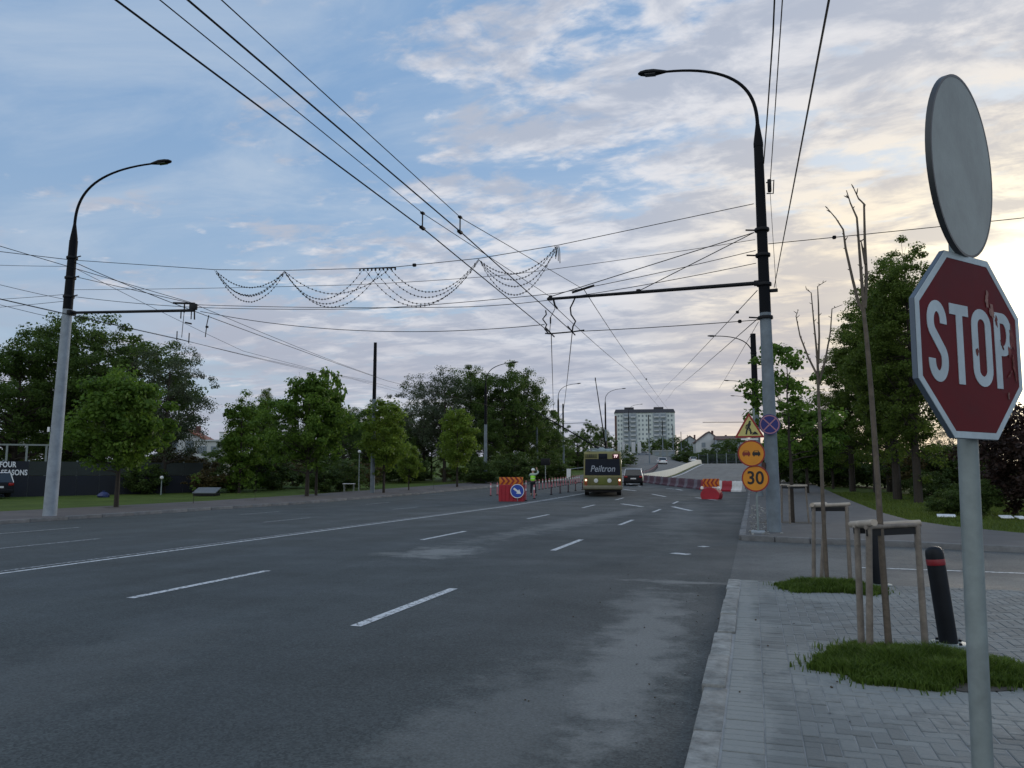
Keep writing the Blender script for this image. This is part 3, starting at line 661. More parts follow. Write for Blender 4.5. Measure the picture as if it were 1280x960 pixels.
wire('span_wire', 'span wire ending at the right arm end, just under the garland bottoms', [rpt(7.1), ra1 + Vector((.2, 0, -.02)), atY(560, 384, RY), la1 + Vector((0, 0, .2))], .010, .05, n=8)
wire('span_wire', 'slack lowest span wire curving between the two hangers', [CW[0] + Vector((-.2, 0, .28)), la1 + Vector((.25, 0, -.05))], .011, .42)
wire('span_wire', 'short span wire from the right hanger bar to the big right post', [CW[1] + Vector((.3, 0, 0)), rpt(5.55)], .011, .02, beads=(.9,))
# cables along the right hand posts
wire('twisted_cable', 'dark twisted cable climbing from the big right post over the top edge', [rpt(9.85, .12), (.62, 14, 9.6), (.60, B0, 9.9)], .016, .03)
wire('twisted_cable', 'second thinner cable beside the twisted one at the top edge', [rpt(9.15, .25), (.75, B0, 9.1)], .011, .25)
wire('guy_wire', 'slanting wire from the lower black part of the right post to the top edge', [rpt(6.4, .25), (.68, 6, 5.22), (.72, B0, 5.3)], .010, .0)
wire('guy_wire', 'thin vertical looking wire hugging the right post', [rpt(9.1, .25), rpt(6.3, .3)], .007, 0)
wire('span_wire', 'level wire leaving the right post behind the grey disc to the right edge', [rpt(7.6, .15), (28, RY + 1, 8.9)], .011, .12, beads=(.06,))
wire('contact_wire', 'slanting wire from the right post bracket into the far distance, upper of the pair', [rpt(6.35), atZ(832, 120) + (hgt(484, 120),), atZ(820, 160) + (hgt(500, 160),)], .012, .1, beads=(.03,))
wire('contact_wire', 'slanting wire from the right post bracket into the far distance, lower of the pair', [rpt(5.6), atZ(845, 120) + (hgt(486, 120),), atZ(832, 160) + (hgt(502, 160),)], .012, .1)
wire('guy_wire', 'faint wire reaching from the black post top towards the small right lamp', [rpt(5.5), atZ(900, 64) + (hgt(486, 64),)], .008, .05)
# left hand wires
wire('feeder_wire', 'thick wire from the left edge slanting past the left arm to the far posts', [lpt(9.35, -.15) + Vector((-14, -9, 1.1)), lpt(9.3, -.15), atY(243, 389, LY), atZ(483, 60) + (hgt(476, 60),), atZ(668, 96) + (hgt(520, 96),)], .013, .05)
wire('feeder_wire', 'thin wire from the left post slanting down to the far plain post', [lpt(8.95), atZ(300, 40) + (hgt(438, 40),), atZ(470, 56) + (hgt(480, 56),)], .009, .05)
wire('contact_wire', 'contact wire of the far carriageway, left of the pair, below the left arm', [la1 + LC[0] + Vector((-1.4, -24, .4)), la1 + LC[0], atZ(440, 56) + (hgt(474, 56),), atZ(640, 100) + (hgt(528, 100),)], .008, .08)
wire('contact_wire', 'contact wire of the far carriageway, right of the pair, below the left arm', [la1 + LC[1] + Vector((-1.4, -24, .4)), la1 + LC[1], atZ(452, 56) + (hgt(474, 56),), atZ(650, 100) + (hgt(528, 100),)], .008, .08)
wire('feeder_wire', 'upper feeder of the far carriageway crossing behind the left lamp post', [la1 + Vector((-2, -24, 1.0)), la1 + Vector((-.2, 0, .3)), atZ(470, 57) + (hgt(471, 57),)], .010, .1)
for k, (py, z, lab) in enumerate([(329, 9.05, 'level span wire at the left edge meeting the black post top'), (377, 8.0, 'level span wire at the left edge in the middle of the black band'), (388, 7.75, 'faint lowest level wire at the left edge beside the post')]):
    q = atY(-60, py, LY); wire('span_wire', lab, [q, lpt(z, -.15)], .009, .03)
for k, (py, py2) in enumerate([(347, 374), (371, 400)]):
    wire('feeder_wire', ['slanting wire at the left edge ending at the left post, upper', 'slanting wire at the left edge ending at the left post, lower'][k], [atY(-80, py - 12, LY - 5), atY(80, py2, LY)], .009, .04)
# light garlands hung from the span wire
def garland(label, a, b, sags, shift=0.02, tails=False, spread=None):
    o = thing('light_garland', label, 'light garland', a, 0, 'light garlands over the road')
    r = random.Random(label)
    for k, (sg, da, db) in enumerate(sags):
        A = Vector((da, 0, 0)); B = b - a + Vector((db, 0, 0)); pts = []; n = 26; mb = MB()
        for i in range(n + 1):
            t = i / n; q = A.lerp(B, t); q.z -= sg * 4 * t * (1 - t); q.y += .03 * k + r.uniform(-.008, .008); q.z += r.uniform(-.006, .006); pts.append(q)
        mb.tube(pts, .006, 4)
        for i in range(1, n):
            q = pts[i]; mb.box(q, (.026, .026, .045))
        mb.build('strand', m_wire, o)
    if tails:
        for k in range(4):
            p = b - a + Vector((-.06 + .04 * k, 0, 0)); MB().tube([p, p + Vector((r.uniform(-.04, .05), 0, -.15)), p + Vector((r.uniform(-.06, .08), 0, -.3 - .07 * k))], .012, 5).build('loose_end', m_wire, o)
    return o
gp = lambda px, py: atY(px, py, RY + .1)
garland('leftmost short light garland, hanging as one deep scallop', gp(268, 338), gp(355, 339), [(.83, 0, 0), (.86, .05, 0), (1.05, .02, .02), (.55, 0, 0)])
garland('second light garland, long scallop left of the row of ten hanging points', gp(355, 339), gp(470, 335.5), [(.95, 0, -.45), (1.1, 0, -.15), (1.22, 0, .2), (.78, 0, .45)])
garland('third light garland, long scallop right of the row of ten hanging points', gp(470, 335.5), gp(598, 324), [(.9, .45, 0), (1.05, .2, 0), (1.24, -.1, 0), (1.3, -.42, 0)])
garland('rightmost light garland whose loose ends dangle from the span wire', gp(598, 324), gp(696, 308), [(.62, 0, 0), (.8, 0, -.03), (1.0, 0, .02), (1.25, 0, -.05)], tails=True)
hp = thing('hanging_rail', 'row of ten small black hooks on the garland span wire', 'hook row', gp(450, 336))
for i in range(10):
    q = gp(450 + 4.9 * i, 336.3 - .14 * i) - gp(450, 336); MB().box(q + Vector((0, 0, -.03)), (.05, .04, .08), bev=.012).build('hook', m_dark, hp)
MB().tube([(0, 0, 0), gp(495, 334.7) - gp(450, 336)], .016, 5).build('rail', m_dark, hp)

# ------------------------------------------------------------------ stop sign in the foreground
m_red = pm('faded_red_sign', (.105, .006, .009), .65, var=.22, scale=5, spec=.25)
m_blueedge = pm('grey_blue_sign_rim', (.10, .13, .17), .5, .3)
m_swhite = pm('sign_white', (.44, .51, .55), .6, var=.14, scale=9, spec=.3)
m_worn = pm('peeled_sign_patch', (.26, .15, .13), .8, var=.55, scale=30, spec=.2); m_worn2 = pm('scuffed_sign_patch', (.16, .055, .05), .8, var=.6, scale=30, spec=.2)
def octo(w):
    a = w / 2; b = a * math.tan(math.pi / 8); return [(-b, a), (-a, b), (-a, -b), (-b, -a), (b, -a), (a, -b), (a, b), (b, a)]
def sign_frame(yaw, tilt=0.0, roll=0.0):
    u = Vector((math.cos(yaw), math.sin(yaw), 0)); n = Vector((math.sin(yaw), -math.cos(yaw), 0)); v = Vector((0, 0, 1))
    v2 = v * math.cos(tilt) + n * math.sin(tilt); u2 = u * math.cos(roll) + v2 * math.sin(roll); v3 = v2 * math.cos(roll) - u * math.sin(roll)
    return u2, v3, u2.cross(v3)
pb = atY(1229, 985, 3.29); pt_ = atY(1209, 545, 3.33)
dirp = (pt_ - pb).normalized(); base = pb + dirp * ((.06 - pb.z) / dirp.z)
st = thing('stop_sign', 'red octagonal stop sign with peeling paint on the grey foreground post', 'road sign', (0.8, 3.248, 2.077))
u, v, n_ = sign_frame(.836, .008, -.006); fr = ((0, 0, 0), u, v, n_)
MB().prism(octo(.70), -.019, 0.0, fr).build('panel', m_blueedge, st)
MB().ring(octo(.696), octo(.648), .0006, .0030, fr).build('white_border', m_swhite, st)
MB().prism(octo(.646), .0006, .0022, fr).build('red_face', m_red, st)
SH, SW, TH = .300, .122, .041                                            # letter height, letter width, stroke
def arc(cx, cy, rx, ry, a0, a1, n=16): return [(cx + rx * math.cos(R(a0 + (a1 - a0) * i / n)), cy + ry * math.sin(R(a0 + (a1 - a0) * i / n))) for i in range(n + 1)]
hw, hh = (SW - TH) / 2, (SH - TH) / 2
lx = [-.222, -.078, .070, .222]
def L0(px, py, i): return (px + lx[i], py)
mb = MB(); S = arc(0, hh - .056, hw, .056, -8, 180, 16)[0:] + arc(0, hh - .060, hw, .052, 180, 236, 5)[1:] + arc(0, -hh + .060, hw, .052, 56, 0, 5) + arc(0, -hh + .056, hw, .056, 0, -188, 16)[1:]
mb.stroke([(x + lx[0], y) for x, y in S], TH, .0024, .0046, fr).build('letter', m_swhite, st)
mb = MB(); mb.prism([(lx[1] - SW / 2, SH / 2), (lx[1] - SW / 2, SH / 2 - TH), (lx[1] + SW / 2, SH / 2 - TH), (lx[1] + SW / 2, SH / 2)], .0024, .0046, fr); mb.prism([(lx[1] - TH / 2, SH / 2 - TH), (lx[1] - TH / 2, -SH / 2), (lx[1] + TH / 2, -SH / 2), (lx[1] + TH / 2, SH / 2 - TH)], .0024, .0046, fr); mb.build('letter', m_swhite, st)
def stad(w, h, n=12): 
    r = w / 2; k = h / 2 - r; return [(r * math.cos(R(180 * i / n)), k + r * math.sin(R(180 * i / n))) for i in range(n + 1)] + [(r * math.cos(R(180 + 180 * i / n)), -k + r * math.sin(R(180 + 180 * i / n))) for i in range(n + 1)]
MB().ring([(x + lx[2], y) for x, y in stad(SW + .012, SH)], [(x + lx[2], y) for x, y in stad(SW + .012 - 2 * TH, SH - 2 * TH * .95)], .0024, .0046, fr).build('letter', m_swhite, st)
mb = MB(); x0 = lx[3] - SW / 2; mb.prism([(x0, SH / 2), (x0, -SH / 2), (x0 + TH, -SH / 2), (x0 + TH, SH / 2)], .0024, .0046, fr)
cyp = SH / 2 - .085; mb.stroke([(x0 + TH, SH / 2 - TH / 2)] + arc(x0 + SW * .50, cyp, SW * .5 - TH / 2 + .006, .085 - TH / 2, 90, -90, 14) + [(x0 + TH, cyp - .085 + TH / 2)], TH, .0024, .0046, fr); mb.build('letter', m_swhite, st)
def blob(c, rx, ry, seed, n=26, rot=0.0):
    r = random.Random(seed); ph = [r.uniform(0, 6.28) for _ in range(4)]; out = []
    for k in range(n):
        a = 2 * math.pi * k / n; q = 1 + .3 * math.sin(2 * a + ph[0]) + .2 * math.sin(3 * a + ph[1]) + .16 * math.sin(7 * a + ph[2]) + .1 * math.sin(11 * a + ph[3])
        x, y = rx * q * math.cos(a), ry * q * math.sin(a); out.append((c[0] + x * math.cos(rot) - y * math.sin(rot), c[1] + x * math.sin(rot) + y * math.cos(rot)))
    return out
for i, (c, rx, ry, ro) in enumerate([((.120, .195), .016, .034, 0), ((.150, .150), .018, .036, .5), ((.178, .115), .012, .022, .3), ((.285, .06), .016, .07, .1), ((.262, .0), .010, .03, 0), ((.29, -.06), .012, .05, .1), ((.235, -.175), .008, .013, 0), ((.255, -.09), .022, .006, .8), ((.03, -.02), .008, .02, 0), ((.21, .02), .005, .022, .4)]):
    MB().prism(blob(c, rx * .8, ry * .8, i, rot=ro), .0049, .0052 + .0002 * i, fr).build('peeled_patch', m_worn if i in (0, 1, 6) else m_worn2, st)
gd = thing('round_sign', 'tall grey blank round sign with streaked face, above the stop sign', 'road sign', (0.81, 3.228, 2.771))
du, dv, dn = sign_frame(1.05, .04, -.012); dfr = ((0, 0, 0), du, dv, dn)
m_disc = pm('streaked_grey_sign', (.27, .295, .285), .6, .0, var=.26, scale=3.0, bump=.05)
MB().prism(circ(.342, 64), -.002, .003, dfr).build('face', m_disc, gd); MB().ring(circ(.35, 64), circ(.340, 64), -.016, .004, dfr).build('rim', pm('dark_sign_rim', (.06, .065, .07), .5, .4), gd)
sp = thing('sign_post', 'straight grey metal post carrying the stop sign, rising from the paving', 'sign post', base)
up = pt_ - base; top_z = 2.66
MB().tube([(0, 0, -.1), dirp * (top_z / dirp.z)], .0355, 20).build('tube', m_galv, sp)
MB().lathe([(.039, 0), (.039, .03), (.033, .04)], dirp * (top_z / dirp.z), 18).build('cap', m_dark, sp)
for z in (1.86, 2.30, 2.64):
    q = Vector((dirp.x / dirp.z * z, dirp.y / dirp.z * z, z)); mb = MB(); mb.lathe([(.036, z - .018), (.041, z - .015), (.041, z + .015), (.036, z + .018)], (q.x, q.y, 0), 18)
    mb.box(q - Vector((n_.x, n_.y, 0)) * .052 - u * .02, (.05, .05, .026), bev=.005); mb.build('clamp', m_dark, sp)

# ------------------------------------------------------------------ work zone signs on the right
m_amber = pm('amber_sign', (.62, .24, .012), .5, var=.08); m_yellow = pm('pale_yellow_sign', (.52, .46, .16), .5, var=.08)
m_sred = pm('sign_red', (.27, .016, .012), .5); m_sblack = pm('sign_black', (.012, .012, .012), .6); m_sblue = pm('sign_blue', (.012, .016, .16), .45); m_redcar = pm('sign_car_red', (.20, .02, .01), .5)
WZ = 19.6                                                                  # depth of the temporary sign post
def wz(px, py, Z=WZ): x, y = atZ(px, Z); return Vector((x, y, hgt(py, Z)))
wp = wz(943, 597); wb = thing('sign_post', 'thin grey post of the three amber work zone signs', 'sign post', (wp.x, wp.y + .07, G0(wp.y) + .11))
MB().tube([(0, 0, -.05), (0, 0, 3.15)], .026, 12).build('tube', m_galv, wb)
MB().box((0, 0, .03), (.34, .34, .06), bev=.015).build('foot_plate', m_conc, wb)
yawc = -.06
def roundsign(name, label, c, r, face, rim, rimw=.10, yaw=yawc):
    o = thing(name, label, 'road sign', c); f = ((0, 0, 0),) + sign_frame(yaw)
    MB().prism(circ(r, 40), -.02, 0, f).build('plate', m_galv, o); MB().ring(circ(r * .995), circ(r * (1 - rimw)), .001, .004, f).build('rim', rim, o); MB().prism(circ(r * (1 - rimw) - .001), .001, .003, f).build('face', face, o)
    return o, f
s30, f = roundsign('speed_limit_sign', 'amber round speed limit sign reading 30, lowest on its post', wz(942, 598), .335, m_amber, m_sred)
text('number', '30', m_sblack, s30, .46, .003, (f[3] * .0062,) + f[1:], bold=.008, sx=.92)
ot, f = roundsign('overtaking_sign', 'amber round no overtaking sign with two cars, between triangle and speed limit', wz(938, 567), .335, m_amber, m_sred)
for sx, mt in ((-1, m_redcar), (1, m_sblack)):
    P = [(-.105, -.05), (-.105, .02), (-.085, .03), (-.06, .07), (.06, .07), (.085, .03), (.105, .02), (.105, -.05), (.08, -.05), (.08, -.075), (.045, -.075), (.045, -.05), (-.045, -.05), (-.045, -.075), (-.08, -.075), (-.08, -.05)]
    MB().prism([(x * .92 + sx * .122, y) for x, y in P], .004, .006, f).build('car_symbol', mt, ot)
    MB().prism([(x + sx * .122, y) for x, y in [(-.05, .03), (.05, .03), (.04, .055), (-.04, .055)]], .0064, .0072, f).build('car_window', m_amber, ot)
tr = thing('roadworks_sign', 'pale yellow roadworks triangle with digging figure, topmost on its post', 'road sign', wz(936.5, 537)); f = ((0, 0, 0),) + sign_frame(yawc)
def tri(s): h = s * math.sqrt(3) / 2; return [(-s / 2, -h / 3), (s / 2, -h / 3), (0, 2 * h / 3)]
MB().prism(tri(.74), -.02, 0, f).build('plate', m_galv, tr); MB().ring(tri(.73), tri(.58), .001, .004, f).build('rim', m_sred, tr); MB().prism(tri(.578), .001, .003, f).build('face', m_yellow, tr)
mb = MB(); mb.prism(circ(.028, 14, (.02, .19)), .004, .006, f); mb.stroke([(.02, .16), (-.02, .06)], .07, .004, .0061, f); mb.stroke([(-.02, .07), (.03, -.02), (.04, -.13)], .04, .004, .0062, f); mb.stroke([(-.02, .07), (-.06, -.03), (-.08, -.13)], .04, .004, .0063, f); mb.stroke([(.01, .14), (-.07, .10), (-.08, .02)], .026, .004, .0064, f); mb.stroke([(-.09, .04), (.09, -.10)], .016, .004, .0065, f); mb.prism([(.06, -.135), (.22, -.135), (.17, -.07), (.13, -.055), (.09, -.09)], .004, .0066, f)
mb.build('digging_figure', m_sblack, tr)
mb = MB(); mb.box((0, .02, -.25), (.42, .02, .04)); mb.build('back_rail', m_white, tr)
RZ = (RP.y - .0)
npc = atY(962, 530.5, RP.y - .24); nsg, f = roundsign('no_stopping_sign', 'blue round no stopping sign with crossed lines, strapped to the big post', npc, .265, m_sblue, m_sblue, yaw=.10)
m_faded = pm('faded_pink_red', (.36, .17, .22), .5)
MB().ring(circ(.245), circ(.215), .0045, .006, f).build('rim_line', m_faded, nsg)
for a in (45, 135):
    d = Vector((math.cos(R(a)), math.sin(R(a)))); MB().stroke([tuple(d * -.215), tuple(d * .215)], .030, .0045, .0062 + .0004 * (a > 90), f).build('cross_line', m_faded, nsg)
MB().tube([(-.02, .05, .0), (-.02, .28, 0)], .02, 6).build('strap', m_dark, nsg)

# ------------------------------------------------------------------ water filled barriers, chevron barriers, lane posts, concrete barriers
m_bred = pm('barrier_red_plastic', (.33, .008, .022), .5, var=.15, scale=3); m_bwhite = pm('barrier_white_plastic', (.70, .70, .70), .55, var=.14, scale=3); m_bmar = pm('barrier_dull_maroon', (.10, .045, .065), .75, var=.4, scale=4); m_bpur = pm('barrier_dull_grey', (.16, .14, .17), .8, var=.35, scale=5)  # maroon and grey are duller, darker plastic for the long row
m_chev_o = pm('chevron_orange', (.60, .17, .008), .5, var=.06); m_chev_r = pm('chevron_dark_red', (.24, .012, .010), .5)
def water_barrier(o, L, h, mat):
    prof = [(-.25, 0), (-.25, .12), (-.16, .22), (-.11, h * .55), (-.10, h - .04), (-.07, h), (.07, h), (.10, h - .04), (.11, h * .55), (.16, .22), (.25, .12), (.25, 0)]
    MB().prism([(x, y) for x, y in prof], -L / 2, L / 2, ((0, 0, 0), (0, 1, 0), (0, 0, 1), (1, 0, 0))).build('body', mat, o)
    for sx in (-1, 1): MB().tube([(sx * L * .28, 0, h - .01), (sx * L * .28, 0, h + .03)], .05, 10).build('filler_cap', mat, o)
def chev_panel(o, w, h, z, n, flip, y=-.14):
    fr_ = ((0, y, z), (1, 0, 0), (0, 0, 1), (0, -1, 0)); pn = MB().box((0, y + .02, z + h / 2), (w, .03, h), bev=.008).build('chevron_panel', m_chev_o, o); s = w / n; d = s * .62 * (1 if not flip else -1)
    for i in range(n):
        x = -w / 2 + s * i + s * .2 + (s * .62 if flip else 0) * .55; b = s * .44
        P = [(x, .005), (x + d, h / 2), (x, h - .005), (x + b, h - .005), (x + b + d, h / 2), (x + b, .005)]
        P = [(min(max(a, -w / 2 + .004), w / 2 - .004), c) for a, c in P]
        MB().prism(P, .008, .011, fr_).build('chevron', m_chev_r, pn)
x, y = atZ(640, 43.9); cb = thing('chevron_barrier', 'red plastic barrier with right pointing orange chevrons and arrow disc, beside the worker', 'barrier', (x, y, G0(y)), R(8), 'chevron barriers closing the lanes')
mb = MB(); mb.prism([(-.70, 0), (-.72, .5), (-.68, .92), (.68, .92), (.72, .5), (.70, 0)], -.32, .32); mb.build('body', m_bred, cb)
for i in range(6): MB().tube([(-.55 + .22 * i, -.325, .06), (-.55 + .22 * i, -.325, .86)], .03, 8).build('moulded_rib', m_bred, cb)
chev_panel(cb, 1.36, .42, .93, 5, False, -.30)
x2, y2 = atZ(646.5, 43.4); asn = thing('arrow_sign', 'blue disc with white arrow pointing down right, leaning on the red barrier', 'road sign', (x2, y2, hgt(613.5, 43.4)))
f = ((0, 0, 0),) + sign_frame(R(8)); m_ablue = pm('arrow_disc_blue', (.015, .06, .36), .45)
MB().prism(circ(.39), -.02, 0, f).build('plate', m_galv, asn); MB().ring(circ(.39), circ(.355), .001, .004, f).build('rim', m_white, asn); MB().prism(circ(.354), .001, .003, f).build('face', m_ablue, asn)
ca, sa = math.cos(R(-36)), math.sin(R(-36)); A_ = [(-.25, .055), (-.25, -.055), (.03, -.055), (.03, -.15), (.27, 0), (.03, .15), (.03, .055)]
MB().prism([(x * ca - y * sa, x * sa + y * ca) for x, y in A_], .004, .006, f).build('arrow', m_white, asn)
MB().tube([(-.0, .05, .1), (0, .05, -.55)], .02, 8).build('stand', m_galv, asn)
x, y = atZ(887, 46); rb = thing('chevron_barrier', 'squat rounded red barrier with left pointing chevrons in front of the closed road', 'barrier', (x, y, G0(y)), R(-17), 'chevron barriers closing the lanes')
mb = MB(); P = [(-.50, 0), (-.56, .12)] + [(.58 * math.cos(R(a)), .22 + .46 * math.sin(R(a))) for a in range(176, 3, -12)] + [(.56, .12), (.50, 0)]
mb.prism(P, -.30, .30); mb.build('body', m_bred, rb)
chev_panel(rb, 1.0, .48, .72, 4, True, -.05)
m_wl = pm('warning_lamp_lens', (.7, .66, .62), .3)
for sx in (-1, 1): MB().lathe([(.02, -.10), (.09, -.08), (.10, .02), (.06, .09), (.02, .1)], (sx * .50, -.2, .66), 12).build('warning_lamp', m_wl, rb)
def run_barriers(pts, L, cols, labels, group, h):
    k = 0; P = [Vector((a, b, 0)) for a, b in pts]; protos = {}
    for a, b in zip(P, P[1:]):
        d = b - a; n = round(d.length / L); ang = math.atan2(d.y, d.x)
        for i in range(n):
            c = a + d * ((i + .5) / n); ck = cols(k)
            loc = (c.x, c.y, G0(c.y))
            if ck not in protos:
                o = thing('road_barrier', labels(k), 'barrier', loc, ang, group); water_barrier(o, L * .985, h, {'r': m_bred, 'w': m_bwhite, 'm': m_bmar, 'p': m_bpur}[ck]); protos[ck] = o
            else: dup(protos[ck], loc, ang, labels(k))
            k += 1
seq = 'wrwrrr'
run_barriers([(-.75, 59.6), (-3.0, 61.6), (-11.4, 85.2)], 1.0, lambda k: seq[k] if k < 6 else 'mpm'[k % 3],
             lambda k: ['white plastic road barrier at the right kerb, end of the row', 'red plastic road barrier between two white ones', 'white plastic road barrier beside the squat chevron barrier', 'red road barrier behind the squat chevron barrier'][min(k, 3)] if k < 6 else ('dull maroon road barrier in the long row across the closed road' if 'mpm'[k % 3] == 'm' else 'dull grey road barrier in the long row across the closed road'), 'plastic barriers across the closed road', .78)
m_jersey = pm('pale_concrete_barrier', (.56, .54, .46), .85, var=.14, scale=1.2, bump=.2, bscale=14)
def jersey():
    o = thing('concrete_barrier', 'pale concrete barrier segment in the row along the closed road', 'barrier', (0, 0, 0), 0, 'concrete barriers along the closed road')
    MB().prism([(-.30, 0), (-.30, .08), (-.16, .30), (-.10, .86), (-.07, .9), (.07, .9), (.10, .86), (.16, .30), (.30, .08), (.30, 0)], -1.95, 1.95, ((0, 0, 0), (1, 0, 0), (0, 0, 1), (0, 1, 0))).build('body', m_jersey, o)
    for y in (-1.1, 1.1): MB().box((0, y, .03), (.615, .3, .07)).build('forklift_slot', m_dark, o)
    return o
jr = jersey(); jy = 88.5
while jy < 186:
    jx = -11.75 + .0 * jy; sl_ = math.atan2(G0(jy + 2) - G0(jy - 2), 4)
    j = jr if jy < 89 else dup(jr, (0, 0, 0)); j.location = (jx, jy, G0(jy)); j.rotation_euler = (sl_, 0, 0)
    jy += 4.0
m_pdark = pm('lane_post_dark', (.045, .02, .03), .6); m_ppink = pm('lane_post_pink', (.42, .13, .16), .6)
def lane_post(mat, label, group):
    o = thing('lane_post', label, 'lane post', (0, 0, 0), 0, group); MB().lathe([(.10, 0), (.10, .03), (.045, .06)], n=12).build('foot', m_rubber, o)
    MB().tube([(0, 0, .05), (0, 0, .82), (0, 0, .86)], [.042, .04, .02], 10).build('post', mat, o); MB().lathe([(.0445, .56), (.0455, .57), (.0455, .68), (.044, .69)], n=10).build('reflective_band', m_bwhite if mat is m_ppink else m_ppink, o); return o
pd = lane_post(m_pdark, 'dark slim lane post in the row between the worker and the trolleybus', 'dark lane posts'); pp = lane_post(m_ppink, 'pink slim lane post in the far row behind the dark ones', 'pink lane posts')
def lane_x(y): return -13.35 - 18.0 * (max(0, y - 66) / 190) ** 1.8
first = True
for y in np.arange(51.8, 150, 2.55):
    q = pd if first else dup(pd, (0, 0, 0)); first = False; x = lane_x(y); q.location = (x, y, G(x, y) + (.06 if y > 84 else 0)); 
first = True
for y in np.arange(49.0, 84, 1.4):
    q = pp if first else dup(pp, (0, 0, 0)); first = False; q.location = (-16.8 - .06 * max(0, y - 60), y, G0(y))
for k, (px, Z) in enumerate([(657, 44.5), (667.5, 47)]):
    x, y = atZ(px, Z); dup(pp, (x, y, G0(y)), label=['short pink lane post touching the blue arrow disc', 'pink lane post standing right before the worker'][k])
# ------------------------------------------------------------------ young trees in stakes, bollards, grass tufts on the near pavement
PV = .064
m_stake = pm('weathered_stake_wood', (.19, .165, .14), .85, var=.3, scale=9, bump=.4, bscale=30); m_stakel = pm('pale_peeled_wood', (.40, .35, .29), .8, var=.2, scale=9)
m_twig = pm('young_bark', (.105, .085, .065), .85, var=.35, scale=14, bump=.3, bscale=40)
def bare_tree(label, base, trunk, limbs, r0, group='pruned young trees held by stakes'):
    o = thing('pruned_tree', label, 'tree', base, 0, group); P = [Vector(p) - Vector(base) for p in trunk]; n = len(P)
    P[0].z -= .05; MB().tube(P, [r0 * (1 - .45 * i / (n - 1)) for i in range(n)], 10).build('trunk', m_twig, o)
    for L in limbs:
        Q = [Vector(p) - Vector(base) for p in L]; k = len(Q); rr = .017 if k > 3 else .015; mb = MB(); mb.tube(Q, [rr * (1 - .78 * i / (k - 1)) for i in range(k)], 7)
        for i in range(1, k):
            for _ in range(2):
                p = Q[i - 1].lerp(Q[i], rnd.uniform(.2, 1)); e = p + Vector((rnd.uniform(-1, 1), rnd.uniform(-1, 1), rnd.uniform(.3, 1))).normalized() * rnd.uniform(.02, .07); mb.tube([p, p.lerp(e, .6), e], [.006, .005, .002], 5)
        mb.build('branch', m_twig, o)
    return o
bA = gnd(1112, 818, PV); YA = bA.y; A = lambda x, y, d=0: atY(x, y, YA + d)
bare_tree('nearest young bare tree, three pruned upright branches, in the big grass tuft', bA, [bA, A(1103, 700), A(1097, 600, .02), A(1089, 490), A(1083, 420), A(1079, 385)],
          [[A(1079, 388), A(1073, 378, .02), A(1066, 350, .05), A(1057, 310, .08), A(1054, 287, .08), A(1045, 273, .1), A(1034, 260, .1)], [A(1080, 385), A(1077, 350), A(1074, 310, -.04), A(1071, 272, -.06), A(1063, 254, -.06), A(1058, 238, -.06)], [A(1081, 385), A(1083, 345, .03), A(1081, 300, .06), A(1080, 255, .08), A(1073, 248, .08), A(1066, 233, .08)], [A(1082, 330, .03), A(1078, 310, .03), A(1076, 300, .0)]], .030)
bB = gnd(1034, 730, PV); YB = bB.y; B = lambda x, y, d=0: atY(x, y, YB + d)
bare_tree('second young bare tree, thinner, in the small grass tuft by the side street', bB, [bB, B(1029, 640), B(1026, 560), B(1023, 490), B(1022, 452)],
          [[B(1022, 455), B(1020, 430), B(1017, 400), B(1014, 366), B(1008, 362)], [B(1023, 455), B(1024, 420), B(1023, 380), B(1022, 358), B(1033, 351)], [B(1022, 470), B(1010, 446, .1), B(1000, 420, .15), B(995, 395, .15), B(998, 387, .15)], [B(1024, 478), B(1032, 448, -.1), B(1038, 415, -.1), B(1040, 386, -.1), B(1053, 381, -.1)]], .032)
def stake_frame(label, posts, htop, loc, bars):
    o = thing('tree_stakes', label, 'tree stakes', loc, 0, 'wooden stake frames'); c = Vector(loc); tops = []
    for (a, b) in posts:
        a, b = Vector(a) - c, Vector(b) - c; tops.append(b); MB().tube([a - Vector((0, 0, .05)), b], [.030, .027], 10).build('stake', m_stake, o)
    for (i, j, ext, mt, dz, r) in bars:
        p, q = tops[i], tops[j]; d = (q - p).normalized(); off = Vector((0, 0, dz))
        if mt is m_rubber:
            m = (p + q) / 2; MB().box(m + off, ((q - p).length + .06, .012, .055), rot=Matrix.Rotation(math.atan2(d.y, d.x), 3, 'Z')).build('rubber_strap', mt, o)
        else: MB().tube([p - d * ext + off, q + d * ext + off], r, 10).build('crossbar', mt, o)
    return o
def stakes_at(label, c, s, yaw, h):
    c = Vector(c); pts = []
    for a in (0, 1, 2):
        an = yaw + a * 2 * math.pi / 3; d = Vector((math.cos(an), math.sin(an), 0)); pts.append((c + d * (s * 1.10), c + d * s * .96 + Vector((0, 0, h))))
    return stake_frame(label, pts, h, c, [(0, 1, .05, m_stakel, .015, .026), (1, 2, .05, m_stakel, .03, .026), (2, 0, .05, m_stakel, .0, .026), (0, 1, 0, m_rubber, -.045, 0), (2, 0, 0, m_rubber, -.05, 0), (1, 2, 0, m_rubber, -.055, 0)])
YAWS = R(12)
pA = [(gnd(1077, 812, PV), atY(1071, 660, gnd(1077, 812, PV).y)), (gnd(1087, 816, PV), atY(1086, 659, gnd(1087, 816, PV).y - .12)), (gnd(1157, 812, PV), atY(1146, 656, gnd(1157, 812, PV).y))]
stake_frame('big wooden stake frame with pale crossbars and black strap around the nearest bare tree', pA, .9, bA, [(0, 2, .03, m_stakel, .02, .024), (0, 1, .11, m_stakel, .035, .030), (1, 2, .04, m_stake, .0, .02), (0, 2, 0, m_rubber, -.035, 0), (1, 2, 0, m_rubber, -.05, 0)])
